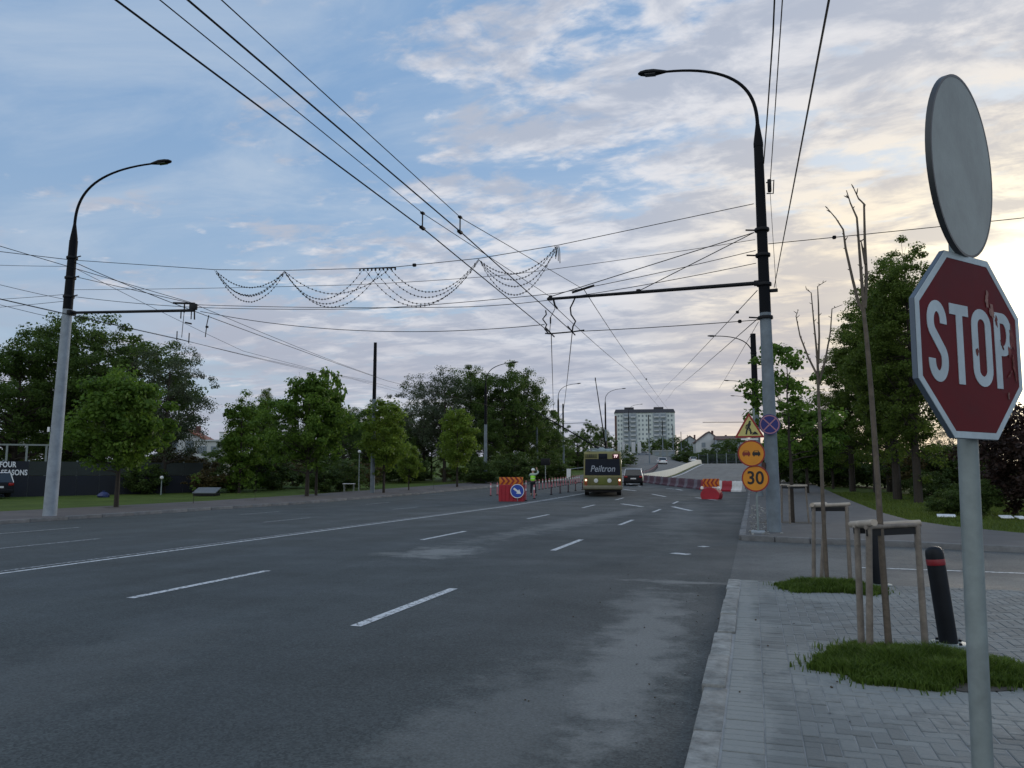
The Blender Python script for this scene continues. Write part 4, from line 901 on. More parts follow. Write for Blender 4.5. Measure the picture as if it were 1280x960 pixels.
pB = [(gnd(1017, 728, PV), atY(1017, 634, gnd(1017, 728, PV).y)), (gnd(1063, 728, PV), atY(1058, 632, gnd(1063, 728, PV).y)), (gnd(1030, 724, PV) + Vector((0, .45, 0)), atY(1031, 633, gnd(1030, 724, PV).y + .4))]
stake_frame('smaller wooden stake frame around the second bare tree by the side street', pB, .9, bB, [(0, 1, .05, m_stakel, .02, .026), (0, 2, .08, m_stakel, .035, .030), (0, 1, 0, m_rubber, -.04, 0), (2, 1, 0, m_stake, 0, .022)])
m_boll = pm('black_rubber_bollard', (.006, .008, .012), .5, var=.2, scale=6, spec=.25); m_bollred = pm('red_reflector_band', (.22, .012, .02), .4)
def bollard(label, loc, lean):
    o = thing('bollard', label, 'bollard', loc, 0, 'black bollards with a red band'); d = Vector(lean); d.z = 1; d.normalize()
    q = d.to_track_quat('Z', 'Y').to_matrix()
    def L(pr, name, mt, n=24):
        mb = MB(); mb.lathe(pr, n=n); mb.v = [tuple(q @ Vector(v)) for v in mb.v]; mb.build(name, mt, o)
    L([(.075, .0), (.078, .02), (.078, .66), (.078, .70)], 'shaft', m_boll); L([(.0785, .702), (.0800, .706), (.0800, .752), (.0785, .756)], 'red_band', m_bollred); L([(.078, .757), (.078, .80), (.072, .835), (.055, .86), (.02, .872)], 'domed_top', m_boll)
    MB().lathe([(.165, 0), (.165, .008), (.155, .014), (.08, .014)], n=28).build('base_plate', m_galv, o)
    for k in range(4): MB().lathe([(.014, .014), (.014, .03), (.008, .034)], (.13 * math.cos(k * 1.57 + .6), .13 * math.sin(k * 1.57 + .6), 0), 8).build('bolt', m_dark, o)
bollard('leaning black bollard with red band, standing clear right of the big stake frame', gnd(1186, 805, PV), (-.085, .02, 0))
bollard('black bollard partly hidden behind the posts of the big stake frame', gnd(1099, 731, PV), (-.075, .02, 0))
def grass_patch(name, c, rx, ry, n, hgt_, z, seed, col):
    r = np.random.default_rng(seed); V = []; Fc = []
    while len(Fc) < n * 2:
        a = r.uniform(0, 2 * math.pi); q = r.uniform() ** .6 * (1 + .16 * math.sin(3 * a + seed) + .12 * math.sin(5 * a + 2 * seed) + .08 * math.sin(11 * a)); 
        if r.uniform() < .06: q *= 1.18
        x, y = c[0] + rx * q * math.cos(a), c[1] + ry * q * math.sin(a); clump = .55 + .5 * (math.sin(x * 9 + seed) * math.sin(y * 11 + seed * 2) * .5 + .5)
        h = hgt_ * (1.0 - .70 * min(1, q) ** 2.2) * r.uniform(.35, 1.3) * clump + .02; an = r.uniform(0, 2 * math.pi); w = r.uniform(.0035, .0065); ln = h * r.uniform(.2, .9); la = r.uniform(0, 2 * math.pi)
        ux, uy = math.cos(an) * w, math.sin(an) * w; mx, my = x + math.cos(la) * ln * .35, y + math.sin(la) * ln * .35; tx, ty = x + math.cos(la) * ln, y + math.sin(la) * ln; o = len(V)
        V += [(x - ux, y - uy, z - .01), (x + ux, y + uy, z - .01), (mx + ux * .8, my + uy * .8, z + h * .65), (mx - ux * .8, my - uy * .8, z + h * .65), (tx, ty, z + h)]
        Fc += [(o, o + 1, o + 2, o + 3), (o + 3, o + 2, o + 4)]
    me = bpy.data.meshes.new(name); me.from_pydata(V, [], Fc); me.materials.append(col); me.update(); o = bpy.data.objects.new(name, me); COL.objects.link(o); return tag(o, kind='stuff')
m_grass = leafmat('grass_blades', (.038, .072, .010), (.105, .165, .026), .45)
m_soil = pm('tree_pit_soil', (.075, .066, .055), .95, var=.35, scale=8, bump=.8, bscale=25)
def soil(c, rx, ry, z, seed, name='tree_pit', mat=None): return struct(MB().add([(c[0] + x, c[1] + y, z) for x, y in blob((0, 0), rx, ry, seed, 40)], [tuple(range(40))]).build(name, mat or m_soil))
soil((1.22, 7.0), .62, .44, .0705, 5); grass_patch('grass_tuft', (1.22, 6.98), .84, .62, 24000, .135, .07, 2, m_grass)
grass_patch('grass_tuft', (2.25, 6.9), .55, .30, 5200, .10, .07, 4, m_grass);
soil((.92, 11.4), .46, .40, .0705, 9); grass_patch('grass_tuft', (.92, 11.4), .66, .55, 9000, .115, .07, 3, m_grass)

# ------------------------------------------------------------------ trees
def rot_to(d): return Vector(d).to_track_quat('Z', 'Y').to_matrix()
class Tree:
    """trunk with limbs that fork out to leaf clumps; crown = many small folded leaves around the clump centres"""
    def __init__(s, seed): s.r = np.random.default_rng(seed); s.c = []
    def grow(s, h, clear, crown, nclump, leaves, leaf, clump_r, trunk_r, flat=1.0, shape='round', lean=(0, 0), limb=.5, sparse=0.0):
        r = s.r; w = MB(); rx, rz = crown; cz = clear + rz; top = cz + rz * .75
        tp = [Vector((lean[0] * t ** 1.5 + r.normal(0, .03) * t, lean[1] * t ** 1.5 + r.normal(0, .03) * t, top * t)) for t in np.linspace(0, 1, 9)]
        w.tube([tp[0] - Vector((0, 0, .2))] + tp, [trunk_r * 1.35] + [trunk_r * (1.12 - t * .98) for t in np.linspace(0, 1, 9)], 9)
        cs = []
        lob = r.normal(size=(7, 3)); lob /= np.linalg.norm(lob, axis=1)[:, None]
        while len(cs) < nclump:
            d = r.normal(size=3); d /= np.linalg.norm(d); q = r.uniform(.18, 1) ** .42
            bump = 1 + .22 * max(0, (lob @ d).max() - .55) / .45 - .20 * (r.uniform() < .35)
            p = d * q * bump
            if shape == 'column': k = 1 - .34 * max(0, p[2]) ** 1.5; p[0] *= k; p[1] *= k
            if shape == 'egg': k = 1 - .38 * max(0, p[2]) + .05; p[0] *= k; p[1] *= k
            if shape == 'umbrella' and p[2] < -.25: continue
            cs.append(Vector((p[0] * rx + lean[0] * .8, p[1] * rx + lean[1] * .8, cz + p[2] * rz * flat)))
        # limbs: every main limb carries a handful of clumps
        for i, c in enumerate(cs):
            if i % 3: continue
            t = min(.92, max(.22, (c.z - .5 * (c.xy.length)) / top)); k = int(t * 8); f = t * 8 - k; st = tp[k].lerp(tp[min(8, k + 1)], f); mid = st.lerp(c, .5) + Vector((r.normal(0, .12) * rx * .5, r.normal(0, .12) * rx * .5, -.06 * rz)); rr = trunk_r * (1.1 - t) * limb
            w.tube([st, st.lerp(mid, .5) + Vector((0, 0, .02 * rz)), mid, c], [rr, rr * .75, rr * .5, .012], 5, cap=False)
            for _ in range(2):
                b = mid.lerp(c, r.uniform(.1, .7)); e = b + Vector(r.normal(0, 1, 3)) * clump_r * .9 + Vector((0, 0, .3 * clump_r)); w.tube([b, b.lerp(e, .5) + Vector((0, 0, .04)), e], [rr * .35, rr * .22, .007], 4, cap=False)
        s.wood = w
        n = len(cs) * leaves; C = np.array([tuple(c) for c in cs]).repeat(leaves, 0)
        g = r.normal(size=(n, 3)); g /= np.linalg.norm(g, axis=1)[:, None]; rad = clump_r * r.uniform(.05, 1, (n, 1)) ** .5 * (np.array([r.uniform(.55, 1.35) for _ in cs]).repeat(leaves)[:, None])
        P = C + g * rad * np.array([1.15, 1.15, .72])
        nr = g * .7 + np.array([0, 0, .55]) + r.normal(0, .55, (n, 3)); nr /= np.linalg.norm(nr, axis=1)[:, None]
        a = np.cross(nr, r.normal(size=(n, 3))); a /= np.linalg.norm(a, axis=1)[:, None]; b = np.cross(nr, a)
        sz = leaf * r.uniform(.6, 1.35, (n, 1)); L = a * sz; W = b * sz * .36; fold = nr * sz * .12
        V = np.stack([P - L * .5, P + W - fold, P + L * .5 - fold * .8, P - W - fold], 1).reshape(-1, 3)
        me = bpy.data.meshes.new('crown'); me.vertices.add(n * 4); me.vertices.foreach_set('co', V.ravel()); me.loops.add(n * 6); me.polygons.add(n * 2)
        idx = np.arange(n)[:, None] * 4 + np.array([0, 1, 2, 0, 2, 3]); me.loops.foreach_set('vertex_index', idx.ravel()); me.polygons.foreach_set('loop_start', np.arange(n * 2) * 3); me.polygons.foreach_set('loop_total', np.full(n * 2, 3)); me.update(); me.validate()
        s.crown = me; s.h = float(np.percentile(V[:, 2], 99.6)); return s
    def make(s, name, leafm, bark=None):
        s.crown.materials.append(leafm); s.tm = s.wood.mesh('trunk', bark or m_bark); s.name = name; return s
    def put(s, label, loc, rz=0.0, sc=1.0, group=None, cat='tree'):
        o = thing(s.name, label, cat, loc, rz, group); o.scale = sc if hasattr(sc, '__len__') else (sc,) * 3
        for nm, me in (('trunk', s.tm), ('crown', s.crown)):
            c = bpy.data.objects.new(nm, me); COL.objects.link(c); c.parent = o
        return o
lm_mid = leafmat('maple_leaf', (.055, .118, .014), (.135, .225, .034), .55); lm_bright = leafmat('bright_young_leaf', (.090, .150, .016), (.185, .27, .040), .55)
lm_dark = leafmat('dark_leaf', (.042, .082, .016), (.100, .158, .034), .55); lm_grey = leafmat('grey_green_leaf', (.040, .060, .030), (.090, .118, .062), .4); lm_pop = leafmat('poplar_leaf', (.055, .095, .015), (.130, .185, .034), .58); lm_brown = leafmat('brownish_leaf', (.065, .052, .020), (.12, .095, .035), .4); lm_red = leafmat('dark_copper_leaf', (.020, .014, .012), (.05, .028, .022), .25); lm_shrub = leafmat('shrub_leaf', (.036, .068, .014), (.090, .135, .034), .5)
maple = Tree(1).grow(6.3, 1.7, (2.0, 2.25), 140, 125, .17, .46, .10, shape='egg').make('maple_tree', lm_mid)
maple2 = Tree(2).grow(6.3, 1.7, (1.85, 2.25), 105, 115, .17, .44, .09, shape='egg').make('maple_tree', lm_bright)
robinia = Tree(3).grow(8.5, 1.9, (2.8, 2.8), 175, 125, .17, .52, .13, shape='egg').make('robinia_tree', lm_mid)
broad = Tree(4).grow(13, 3.0, (5.2, 5.2), 195, 150, .20, .80, .28, limb=.6).make('broadleaf_tree', lm_dark)
broad2 = Tree(5).grow(13, 2.6, (4.8, 5.6), 175, 150, .20, .82, .26, limb=.6, shape='egg').make('broadleaf_tree', lm_dark)
willow = Tree(6).grow(13, 3.0, (4.6, 5.2), 190, 100, .17, .85, .24, limb=.5).make('greyish_tree', lm_grey)
column = Tree(7).grow(8.5, .8, (1.7, 4.0), 130, 90, .20, .5, .12, shape='column').make('columnar_tree', lm_mid)
poplar = Tree(8).grow(14, 2.2, (2.1, 6.2), 330, 130, .13, .46, .22, shape='column', limb=.4).make('poplar_tree', lm_pop)
poplar2 = Tree(9).grow(12, 2.4, (2.0, 5.0), 270, 130, .13, .46, .20, shape='column', limb=.4).make('poplar_tree', lm_pop)
shrub = Tree(10).grow(3, .15, (1.5, 1.25), 70, 90, .14, .40, .05, limb=.4).make('bush', lm_shrub)
shrubb = Tree(11).grow(3.4, .2, (1.9, 1.6), 80, 90, .16, .45, .05, limb=.4).make('bush', lm_brown)
copper = Tree(12).grow(4.6, .5, (1.7, 2.1), 110, 90, .15, .42, .07).make('copper_leaved_tree', lm_red)
openm = Tree(13).grow(5.6, 2.3, (1.5, 1.9), 50, 60, .15, .34, .065, shape='egg').make('maple_tree', lm_mid)
umb = Tree(14).grow(4.2, 1.4, (2.0, 1.2), 34, 55, .22, .40, .09, shape='umbrella', limb=.7).make('robinia_tree', lm_mid)
def at_px(px, Z, dz=.1):
    x, y = atZ(px, Z); return (x, y, G(x, y) + dz)
def tput(T, label, px, Z, top, rz=0.0, group=None, wide=1.0, cat='tree'):
    """tree T with its base under photo column px at depth Z, tall enough to reach photo row top"""
    loc = at_px(px, Z, 0.0); s_ = (hgt(top, Z) - loc[2]) / T.h; return T.put(label, loc, rz, (s_ * wide, s_ * wide, s_), group, cat)
KG = 'kerbside trees on the left pavement'
tput(maple, 'bright green maple on the left pavement just right of the leaning lamp post', 151, 34.8, 463, .3, KG, 1.0)
tput(robinia, 'widest kerbside tree on the left with an airy top rising above the rest', 386, 49.6, 470, 1.1, KG, .98)
up_ = at_px(388, 49.9, 0); 
o = umb.put('thin flat topped tree poking out above the widest kerbside tree', (up_[0], up_[1] + .9, G0(up_[1])), .4, (1.0, 1.0, 2.05), KG)
tput(maple2, 'yellow green maple right behind the plain wire post on the left', 481, 55.5, 502, .9, KG, .98)
tput(maple2, 'small low dark maple between the plain post and the lamp post', 512, 61, 555, 2.2, KG, .9)
tput(maple2, 'round bright maple in front of the big dark trees, nearest the chevron barrier', 572, 69, 513, 4.0, KG, .95)
sap = Tree(15).grow(2.6, .9, (.35, .8), 9, 14, .10, .18, .02).make('sapling', lm_mid)
for px, Z, top, lab in ((246, 39, 590, 'thin sapling in a soil ring before the pale house'), (247, 39.4, 600, None), (322, 44, 596, 'thin sapling in a soil ring left of the widest kerbside tree'), (543, 63, 590, 'thin sapling between two kerbside maples')):
    if lab: tput(sap, lab, px, Z, top, px * .1, KG)
for px, Z in ((151, 34.8), (246, 39), (322, 44), (386, 49.6), (478, 55.5), (512, 61), (543, 63), (572, 69)):
    x, y, z = at_px(px, Z, .114); soil((x, y), .55, .5, z, int(px), 'tree_pit')
BG = 'large trees beyond the left lawn'
for i, (T, px, Z, top, lab, wd) in enumerate([
    (broad, 20, 62, 415, 'huge dark tree cut by the left edge behind the dark hoarding', 1.0), (broad2, 88, 66, 396, 'tallest dark tree behind the leaning lamp post', 1.05), (broad, 160, 64, 402, 'big dark tree behind the bright kerbside maple', 1.0), (willow, 208, 60, 432, 'feathery tree leaning right of the bright maple', .85), (shrubb, 226, 70, 560, 'brownish bush before the pale house', 1.4), (shrubb, 246, 66, 572, 'second brownish bush before the pale house', 1.2),
    (column, 302, 60, 492, 'narrow upright tree at the gap beside the white tower', 1.0), (column, 322, 64, 500, 'second narrow upright tree, right of the gap', 1.1), (poplar2, 331, 110, 487, 'pale distant poplar peeking over the narrow trees', .8), (broad, 350, 75, 520, 'dark tree behind the widest kerbside tree on its left', .8), (broad2, 430, 85, 512, 'dark tree mass right of the widest kerbside tree', .8), (broad, 462, 95, 500, 'dark distant tree behind the plain wire post', .8),
    (willow, 530, 98, 470, 'greyish thin leaved tree left of the tall dark trees', 1.0), (willow, 556, 92, 462, 'grey green feathery tree with see through top', .9), (broad2, 588, 96, 458, 'tall dark tree left of the grey lamp post', .85), (broad, 628, 95, 454, 'tallest dark tree just right of the grey lamp post', .85), (broad2, 655, 98, 472, 'dark tree sloping down towards the worker', .85), (broad, 682, 108, 510, 'dark tree behind the plain post next to the worker', .8), (broad, 500, 92, 530, 'low dark tree behind the yellow green maple', .8), (broad2, 540, 100, 520, 'dark tree under the greyish ones', .8), (broad2, 610, 90, 520, 'dark lower tree behind the round bright maple', .9)]):
    tput(T, lab, px, Z, top, i * 1.7, BG, wd)
for i, (px, Z, top) in enumerate([(268, 96, 560), (292, 84, 540), (330, 90, 545), (368, 92, 535), (408, 92, 528), (446, 100, 525), (478, 104, 520), (505, 106, 512), (690, 118, 540), (672, 112, 520), (640, 104, 505), (120, 80, 470), (60, 82, 480), (180, 84, 500), (10, 84, 470)]):
    tput((broad, broad2)[i % 2], 'dim tree filling the belt behind the front row left of the road', px, Z, top, i * 2.9, 'filler trees in the left belt', 1.0)
# low dark planting under the trees on the left
r = random.Random(5)
kinds = ['dark bush under the big left trees', 'rounded bush beyond the left lawn', 'low shaggy bush in the left hedge row']
for i in range(26):
    px = 60 + i * 25 + r.uniform(-9, 9); Z = r.uniform(58, 74) if px < 470 else r.uniform(80, 96); top = (586 if px < 470 else 582) - r.uniform(0, 22)
    tput(shrub if i % 4 else shrubb, 'dark bush in the hedge row beyond the left lawn', px, Z, top, i * 2.1, 'hedge bushes beyond the left lawn', 1.5, 'bush')
# trees beyond, up to the apartment block
FG = 'distant trees along the rising road'
for i, (T, px, Z, top, lab, wd) in enumerate([
    (broad, 705, 130, 548, 'distant tree behind the two posts left of the trolleybus', .9), (broad2, 722, 140, 540, 'distant tree with a lumpy top left of the trolleybus', .9), (broad, 738, 175, 526, 'tall distant tree above the trolleybus roof, left', .7), (broad2, 752, 170, 535, 'distant tree right above the trolleybus roof', .8), (broad, 764, 210, 545, 'dark distant tree at the left foot of the apartment block', .9), (broad2, 690, 125, 556, 'low tree beyond the lane posts', 1.0),
    (broad, 783, 330, 556, 'far tree hiding the left foot of the apartment block', 1.0), (broad2, 800, 300, 552, 'far tree hiding the middle foot of the apartment block', 1.0), (broad, 815, 320, 548, 'far rounded tree before the apartment block', 1.0), (broad2, 828, 300, 547, 'far tree at the right foot of the apartment block', 1.0), (broad, 842, 290, 545, 'far tree just right of the apartment block', .9), (broad2, 854, 270, 550, 'far tree before the small dark roof', 1.0), (broad, 866, 280, 556, 'far tree left of the white gabled house', .9), (broad2, 880, 240, 561, 'far tree under the white gabled house', 1.1), (broad, 897, 235, 552, 'far dark tree right of the white gabled house', 1.0), (broad2, 911, 230, 549, 'far dark tree behind the roadworks triangle', 1.0), (broad, 924, 225, 546, 'far dark tree by the amber signs', 1.0), (broad2, 938, 220, 545, 'far dark tree behind the big right post', 1.0)]):
    tput(T, lab, px, Z, top, i * 1.3, FG, wd)
for i in range(30):
    px = 690 + i * 9.2; Z = 215 if px > 850 else 310 if px > 775 else 150; tput(shrub, 'far bush at the crest of the rising road', px, Z + r.uniform(-8, 8), 569 - r.uniform(0, 5), i, 'far bushes along the crest', 2.0, 'bush')
# right hand side
RG = 'trees on the right lawn'
tput(openm, 'leafy young maple right behind the big post, growing in stakes', 986, 23.8, 432, .5, RG, 1.0)
for i, (T, px, Z, top, lab, wd) in enumerate([
    (poplar, 1143, 41.5, 300, 'tallest poplar, its tip just left of the stop sign', .98), (poplar2, 1117, 45, 320, 'middle poplar of the tight group', 1.0), (poplar2, 1092, 54, 362, 'shorter poplar on the left of the tight group', 1.0), (poplar2, 1062, 58, 408, 'lowest poplar of the group, left most', 1.1), (poplar, 1108, 60, 372, 'poplar half hidden behind the tight group', .9),
    (maple, 1006, 52, 505, 'dim maple behind the thin bare tree', 1.1), (robinia, 1038, 64, 528, 'dark tree between thin bare tree and poplars', 1.1), (willow, 1190, 62, 530, 'thin leaved tree seen under the stop sign', 1.0), (willow, 1225, 70, 556, 'low thin tree right of the stop sign post', 1.0), (copper, 1262, 31, 502, 'dark copper leaved tree at the right edge', 1.1), (copper, 1295, 29, 512, 'copper leaved tree cut by the right edge', 1.1), (robinia, 972, 75, 540, 'dim tree behind the right posts', 1.0)]):
    tput(T, lab, px, Z, top, i * 2.3, RG, wd)
for i, (px, Z, top, T) in enumerate([(985, 80, 562, shrub), (1002, 75, 560, shrub), (1022, 72, 556, shrub), (1042, 70, 552, shrub), (1060, 68, 560, shrub), (1080, 72, 556, shrub), (1102, 70, 560, shrub), (1125, 66, 562, shrub), (1146, 58, 560, shrubb), (1165, 54, 556, shrub), (1183, 52, 560, shrubb), (1200, 50, 556, shrub), (1222, 50, 574, shrub), (1245, 48, 580, shrub), (1270, 46, 585, shrub), (1215, 29.5, 600, shrub), (1178, 30.5, 612, shrub), (1205, 30, 606, shrub), (1155, 44, 590, shrub), (1290, 40, 590, shrub), (1240, 42, 588, shrub)]):
    tput(T, ['dark bush in the hedge behind the right lawn', 'brownish bush in the hedge behind the right lawn'][T is shrubb] if not (1170 < px < 1220 and Z < 32) else 'dark low bush on the right lawn behind the sign post', px, Z, top, i * 1.9, 'bushes behind the right lawn', 1.35, 'bush')
# kerbside tree stake frame further on, behind the big post
cx, cy = atZ(987, 23.6); stakes_at('dark stake frame round the leafy maple behind the big post', (cx, cy, G0(cy) + .11), .42, R(15), 1.12)
x, y, z = at_px(986, 23.8, .119); soil((x, y), .7, .6, z, 3)
# lawn blades along the right path edge
def lawn_blades():
    r = np.random.default_rng(8); n = 42000; Y = 18.9 + (60 - 18.9) * r.uniform(size=n) ** 1.6; X = np.array([right_path_edge(float(y)) for y in Y]); X = X + .05 + (r.uniform(size=n) ** 1.4) * 11
    V = []; Fc = []
    for x, y in zip(X, Y):
        zz = G0(float(y)) - .03 - (min(3.0, (x - 9) * .07) if x > 9 else 0); h = r.uniform(.05, .14) * (1 + .5 * math.sin(x * 2.1) * math.sin(y * 1.7)); a = r.uniform(0, 6.28); w = .006 + .00035 * y; la = r.uniform(0, 6.28); o = len(V); ux, uy = math.cos(a) * w, math.sin(a) * w
        V += [(x - ux, y - uy, zz), (x + ux, y + uy, zz), (x + math.cos(la) * h * .5, y + math.sin(la) * h * .5, zz + h)]; Fc.append((o, o + 1, o + 2))
    me = bpy.data.meshes.new('lawn_grass'); me.from_pydata(V, [], Fc); me.materials.append(leafmat('lawn_blade', (.060, .090, .016), (.140, .190, .036), .45)); o = bpy.data.objects.new('lawn_grass', me); COL.objects.link(o); tag(o, kind='stuff')
lawn_blades()
# ------------------------------------------------------------------ vehicles
def bevel_prism(poly, w, bev, taper=0.0, zt=(0, 1)):
    """side profile (y, z) extruded across x; edges rounded; sides lean in with height"""
    bm = bmesh.new(); lo = [bm.verts.new((-w / 2, y, z)) for y, z in poly]; hi = [bm.verts.new((w / 2, y, z)) for y, z in poly]; k = len(poly)
    bm.faces.new(lo); bm.faces.new(hi[::-1])
    for i in range(k): bm.faces.new((lo[i], hi[i], hi[(i + 1) % k], lo[(i + 1) % k]))
    for v in bm.verts:
        t = min(1, max(0, (v.co.z - zt[0]) / (zt[1] - zt[0]))); v.co.x *= 1 - taper * t
    bmesh.ops.recalc_face_normals(bm, faces=bm.faces[:])
    if bev: bmesh.ops.bevel(bm, geom=bm.edges[:], offset=bev, segments=3, affect='EDGES', profile=.6, clamp_overlap=True)
    bm.verts.index_update(); m = MB(); m.add([v.co.copy() for v in bm.verts], [[v.index for v in f.verts] for f in bm.faces]); bm.free(); return m
def wheel(o, x, y, r, w, side):
    t = MB(); X = ((0, 0, 0), (0, 1, 0), (0, 0, 1), (1, 0, 0))
    t.ring(circ(r, 28, (y, r)), circ(r * .64, 28, (y, r)), x - w / 2, x + w / 2, X); tw = t.build('wheel', m_rubber, o)
    MB().prism(circ(r * .64, 24, (y, r)), x - w / 2 + .03, x + w / 2 - .03, X).build('rim', m_alu, tw)
def car(name, label, loc, rz, paint, suv=False, roofmat=None, lit=False, group=None, cat='car'):
    o = thing(name, label, cat, loc, rz, group); W = 1.80; Lc = 4.4; h1 = .98 if suv else .86; ht = 1.62 if suv else 1.42
    body = bevel_prism([(0.02, .30), (0.0, .55), (.04, h1), (.9, h1 + .02), (3.2, h1), (4.15, h1 - .16), (Lc, .55), (Lc - .05, .28), (3.2, .22), (1.2, .22)], W, .07, .06, (.4, 1.1)); body.build('body', paint, o)
    y0, y1, ya, yb = (.06, 3.25, .34, 2.35) if suv else (.45, 3.3, .95, 2.3)
    cab = bevel_prism([(y0, h1 - .01), (ya, ht - .06), (ya + .1, ht - .03), (yb, ht - .02), (y1, h1 - .01)], W * .94, .03, .16, (h1, ht)); cab.build('window_glass', m_glass, o)
    rm = roofmat or paint
    bevel_prism([(ya - .03, ht - .05), (ya + .12, ht), (yb - .2, ht + .01), (yb + .08, ht - .03), (yb - .2, ht - .045), (ya + .2, ht - .05)], W * .80, .012).build('roof', rm, o)
    for sx in (-1, 1):
        for (ypa, zpa, ypb, zpb) in ((y0 + .02, h1, ya, ht - .03), (y1 - .02, h1, yb, ht - .03), ((y0 + y1) / 2 - .1, h1, (ya + yb) / 2, ht - .03)):
            MB().tube([(sx * W * .468, ypa, zpa - .02), (sx * W * .402, ypb, zpb)], .036, 8).build('pillar', rm, o)
        MB().box((sx * .70, .015, h1 - .12), (.30, .07, .17), bev=.02).build('tail_light', pm('lit_tail_light', (.3, .01, .01), .3, emit=((1, .05, .02), .25)) if lit else m_redlamp, o)
        MB().box((sx * .66, Lc - .09, .66), (.34, .08, .15), bev=.02).build('headlight', m_wl, o)
        MB().box((sx * .98, 2.75, h1 + .08), (.16, .1, .13), bev=.03).build('mirror', rm, o)
        for yw in (.86, 3.45): wheel(o, sx * .80, yw, .33 if suv else .31, .20, sx)
    MB().box((0, .0, .42), (1.66, .10, .26), bev=.04).build('rear_bumper', m_dark if suv else paint, o); MB().box((0, -.035 if not suv else -.06, h1 - .30), (.52, .015, .12)).build('number_plate', m_bwhite, o)
    return o
m_carwhite = pm('white_car_paint', (.70, .71, .72), .3, var=.04, coat=.5); m_cardark = pm('dark_car_paint', (.006, .007, .010), .5, var=.1, spec=.25); m_silver = pm('silver_trim', (.62, .63, .65), .3, .4, var=.05)
m_carblue = pm('grey_blue_car_paint', (.10, .13, .17), .3, coat=.5)
def P3(px, Z, dz=0.0): x, y = atZ(px, Z); return (x, y, G(x, y) + dz)
car('parked_car', 'dark off road car with pale roof edges, just right of the trolleybus', P3(790.5, 74, .0), R(9), m_cardark, True, m_silver, False)
car('parked_car', 'white saloon car on the rising detour road below the apartment block', P3(828, 165, .07), R(14), m_carwhite, False, None, False)
car('parked_car', 'white car showing over the concrete barriers near the road crest', P3(866, 205, .5), R(10), m_carwhite, False, None)
car('parked_car', 'light car half hidden behind the trolleybus roof, under the white banners', P3(788, 240, .07), R(75), m_carwhite, False, None)
car('parked_car', 'grey blue car parked beside the pale low building', P3(812, 250, .07), R(70), m_carblue, False, None)
car('parked_car', 'dark car with white trim cut by the left edge, under the white lettering', P3(4, 49.5, .05), R(68), m_cardark, True, m_carwhite)

# the trolleybus, seen from behind
m_cream = pm('olive_cream_paint', (.205, .19, .07), .5, var=.16, scale=2.5); m_olive = pm('dirty_olive_paint', (.10, .10, .030), .6, var=.3, scale=3); m_ad = pm('dark_blue_rear_window_film', (.006, .010, .020), .55, var=.3, scale=2, spec=.2)
bx_, by_ = atZ(752.5, 50); bus = thing('trolleybus', 'old cream and olive trolleybus seen from behind, poles raised, dark advert rear window', 'trolleybus', (bx_, by_, G0(by_)), R(10.6))
BW = 2.5; BL = 11.6
shell = bevel_prism([(0.0, .42), (-.0, 1.05), (.10, 2.78), (.22, 2.92), (BL - .3, 2.92), (BL, 2.6), (BL + .1, 1.2), (BL, .42)], BW, .10, .05, (1.0, 2.9)); shell.build('body', m_cream, bus)
bfr = lambda y, z: ((0, y, z), (1, 0, 0), (0, .058, 1), (0, -1, .058))
MB().prism([(-1.14, -.54), (1.14, -.54), (1.11, .50), (-1.11, .50)], .0, .03, bfr(.045, 1.92)).build('rear_window', m_ad, bus)
text('advert_lettering', 'Peiltron', pm('grey_advert_letters', (.30, .34, .40), .5), bus, .58, .006, bfr(.00, 1.78), shear=.25, sx=.86, bold=.004)
MB().box((0, -.01, .98), (2.36, .05, .60), bev=.02).build('rear_panel', m_olive, bus)
MB().box((0, -.035, 1.02), (.56, .03, .52), bev=.015).build('service_hatch', pm('green_hatch', (.11, .13, .02), .6, var=.2), bus)
MB().box((0, -.10, .60), (2.52, .22, .24), bev=.05).build('bumper', pm('greyish_bumper', (.16, .155, .11), .6, var=.2), bus)
MB().box((0, .12, .40), (2.3, .2, .2)).build('underbody', m_rubber, bus)
for sx in (-1, 1):
    MB().box((sx * 1.08, -.03, .98), (.19, .05, .40), bev=.02).build('lamp_panel', pm('orange_red_lamp_panel', (.30, .06, .012), .5), bus)
    MB().lathe([(.07, -.03), (.065, .0), (.03, .015)], n=14).build('tail_light', pm('lit_lamp', (.8, .6, .5), .3, emit=((1, .72, .5), 1.1)), bus).matrix_local = Matrix.Translation((sx * 1.08, -.07, 1.06)) @ Matrix.Rotation(R(90), 4, 'X')
    MB().lathe([(.14, -.03), (.135, .0), (.06, .02)], n=18).build('round_lamp', pm('pale_round_lamp', (.60, .62, .62), .4), bus).matrix_local = Matrix.Translation((sx * .43, -.05, 1.03)) @ Matrix.Rotation(R(90), 4, 'X')
    MB().box((sx * 1.09, -.03, .72), (.16, .05, .10), bev=.01).build('reflector', m_redlamp, bus)
    for yw in (2.9, 9.0): wheel(bus, sx * 1.08, yw, .48, .28, sx)
    for k in range(6): MB().box((sx * (BW / 2 - .035), 1.1 + k * 1.75, 1.95), (.05, 1.45, .85), bev=.02).build('side_window', m_glass, bus)
    MB().box((sx * 1.30, BL + .05, 2.2), (.12, .10, .36), bev=.03).build('mirror', m_dark, bus)
MB().box((.03, .075, 2.60), (.56, .06, .34), bev=.02).build('upper_hatch', m_ad, bus); MB().box((-.75, .075, 2.62), (.80, .05, .26), bev=.015).build('fleet_number_panel', m_olive, bus)
text('fleet_number', '1351', pm('dark_number', (.02, .022, .02), .6), bus, .25, .006, bfr(.035, 2.62)[:1] and ((-.78, .040, 2.62),) + bfr(0, 0)[1:], bold=.006)
MB().box((.86, .06, 2.60), (.44, .08, .32), bev=.03).build('route_box', pm('dark_red_box', (.09, .006, .008), .5), bus)
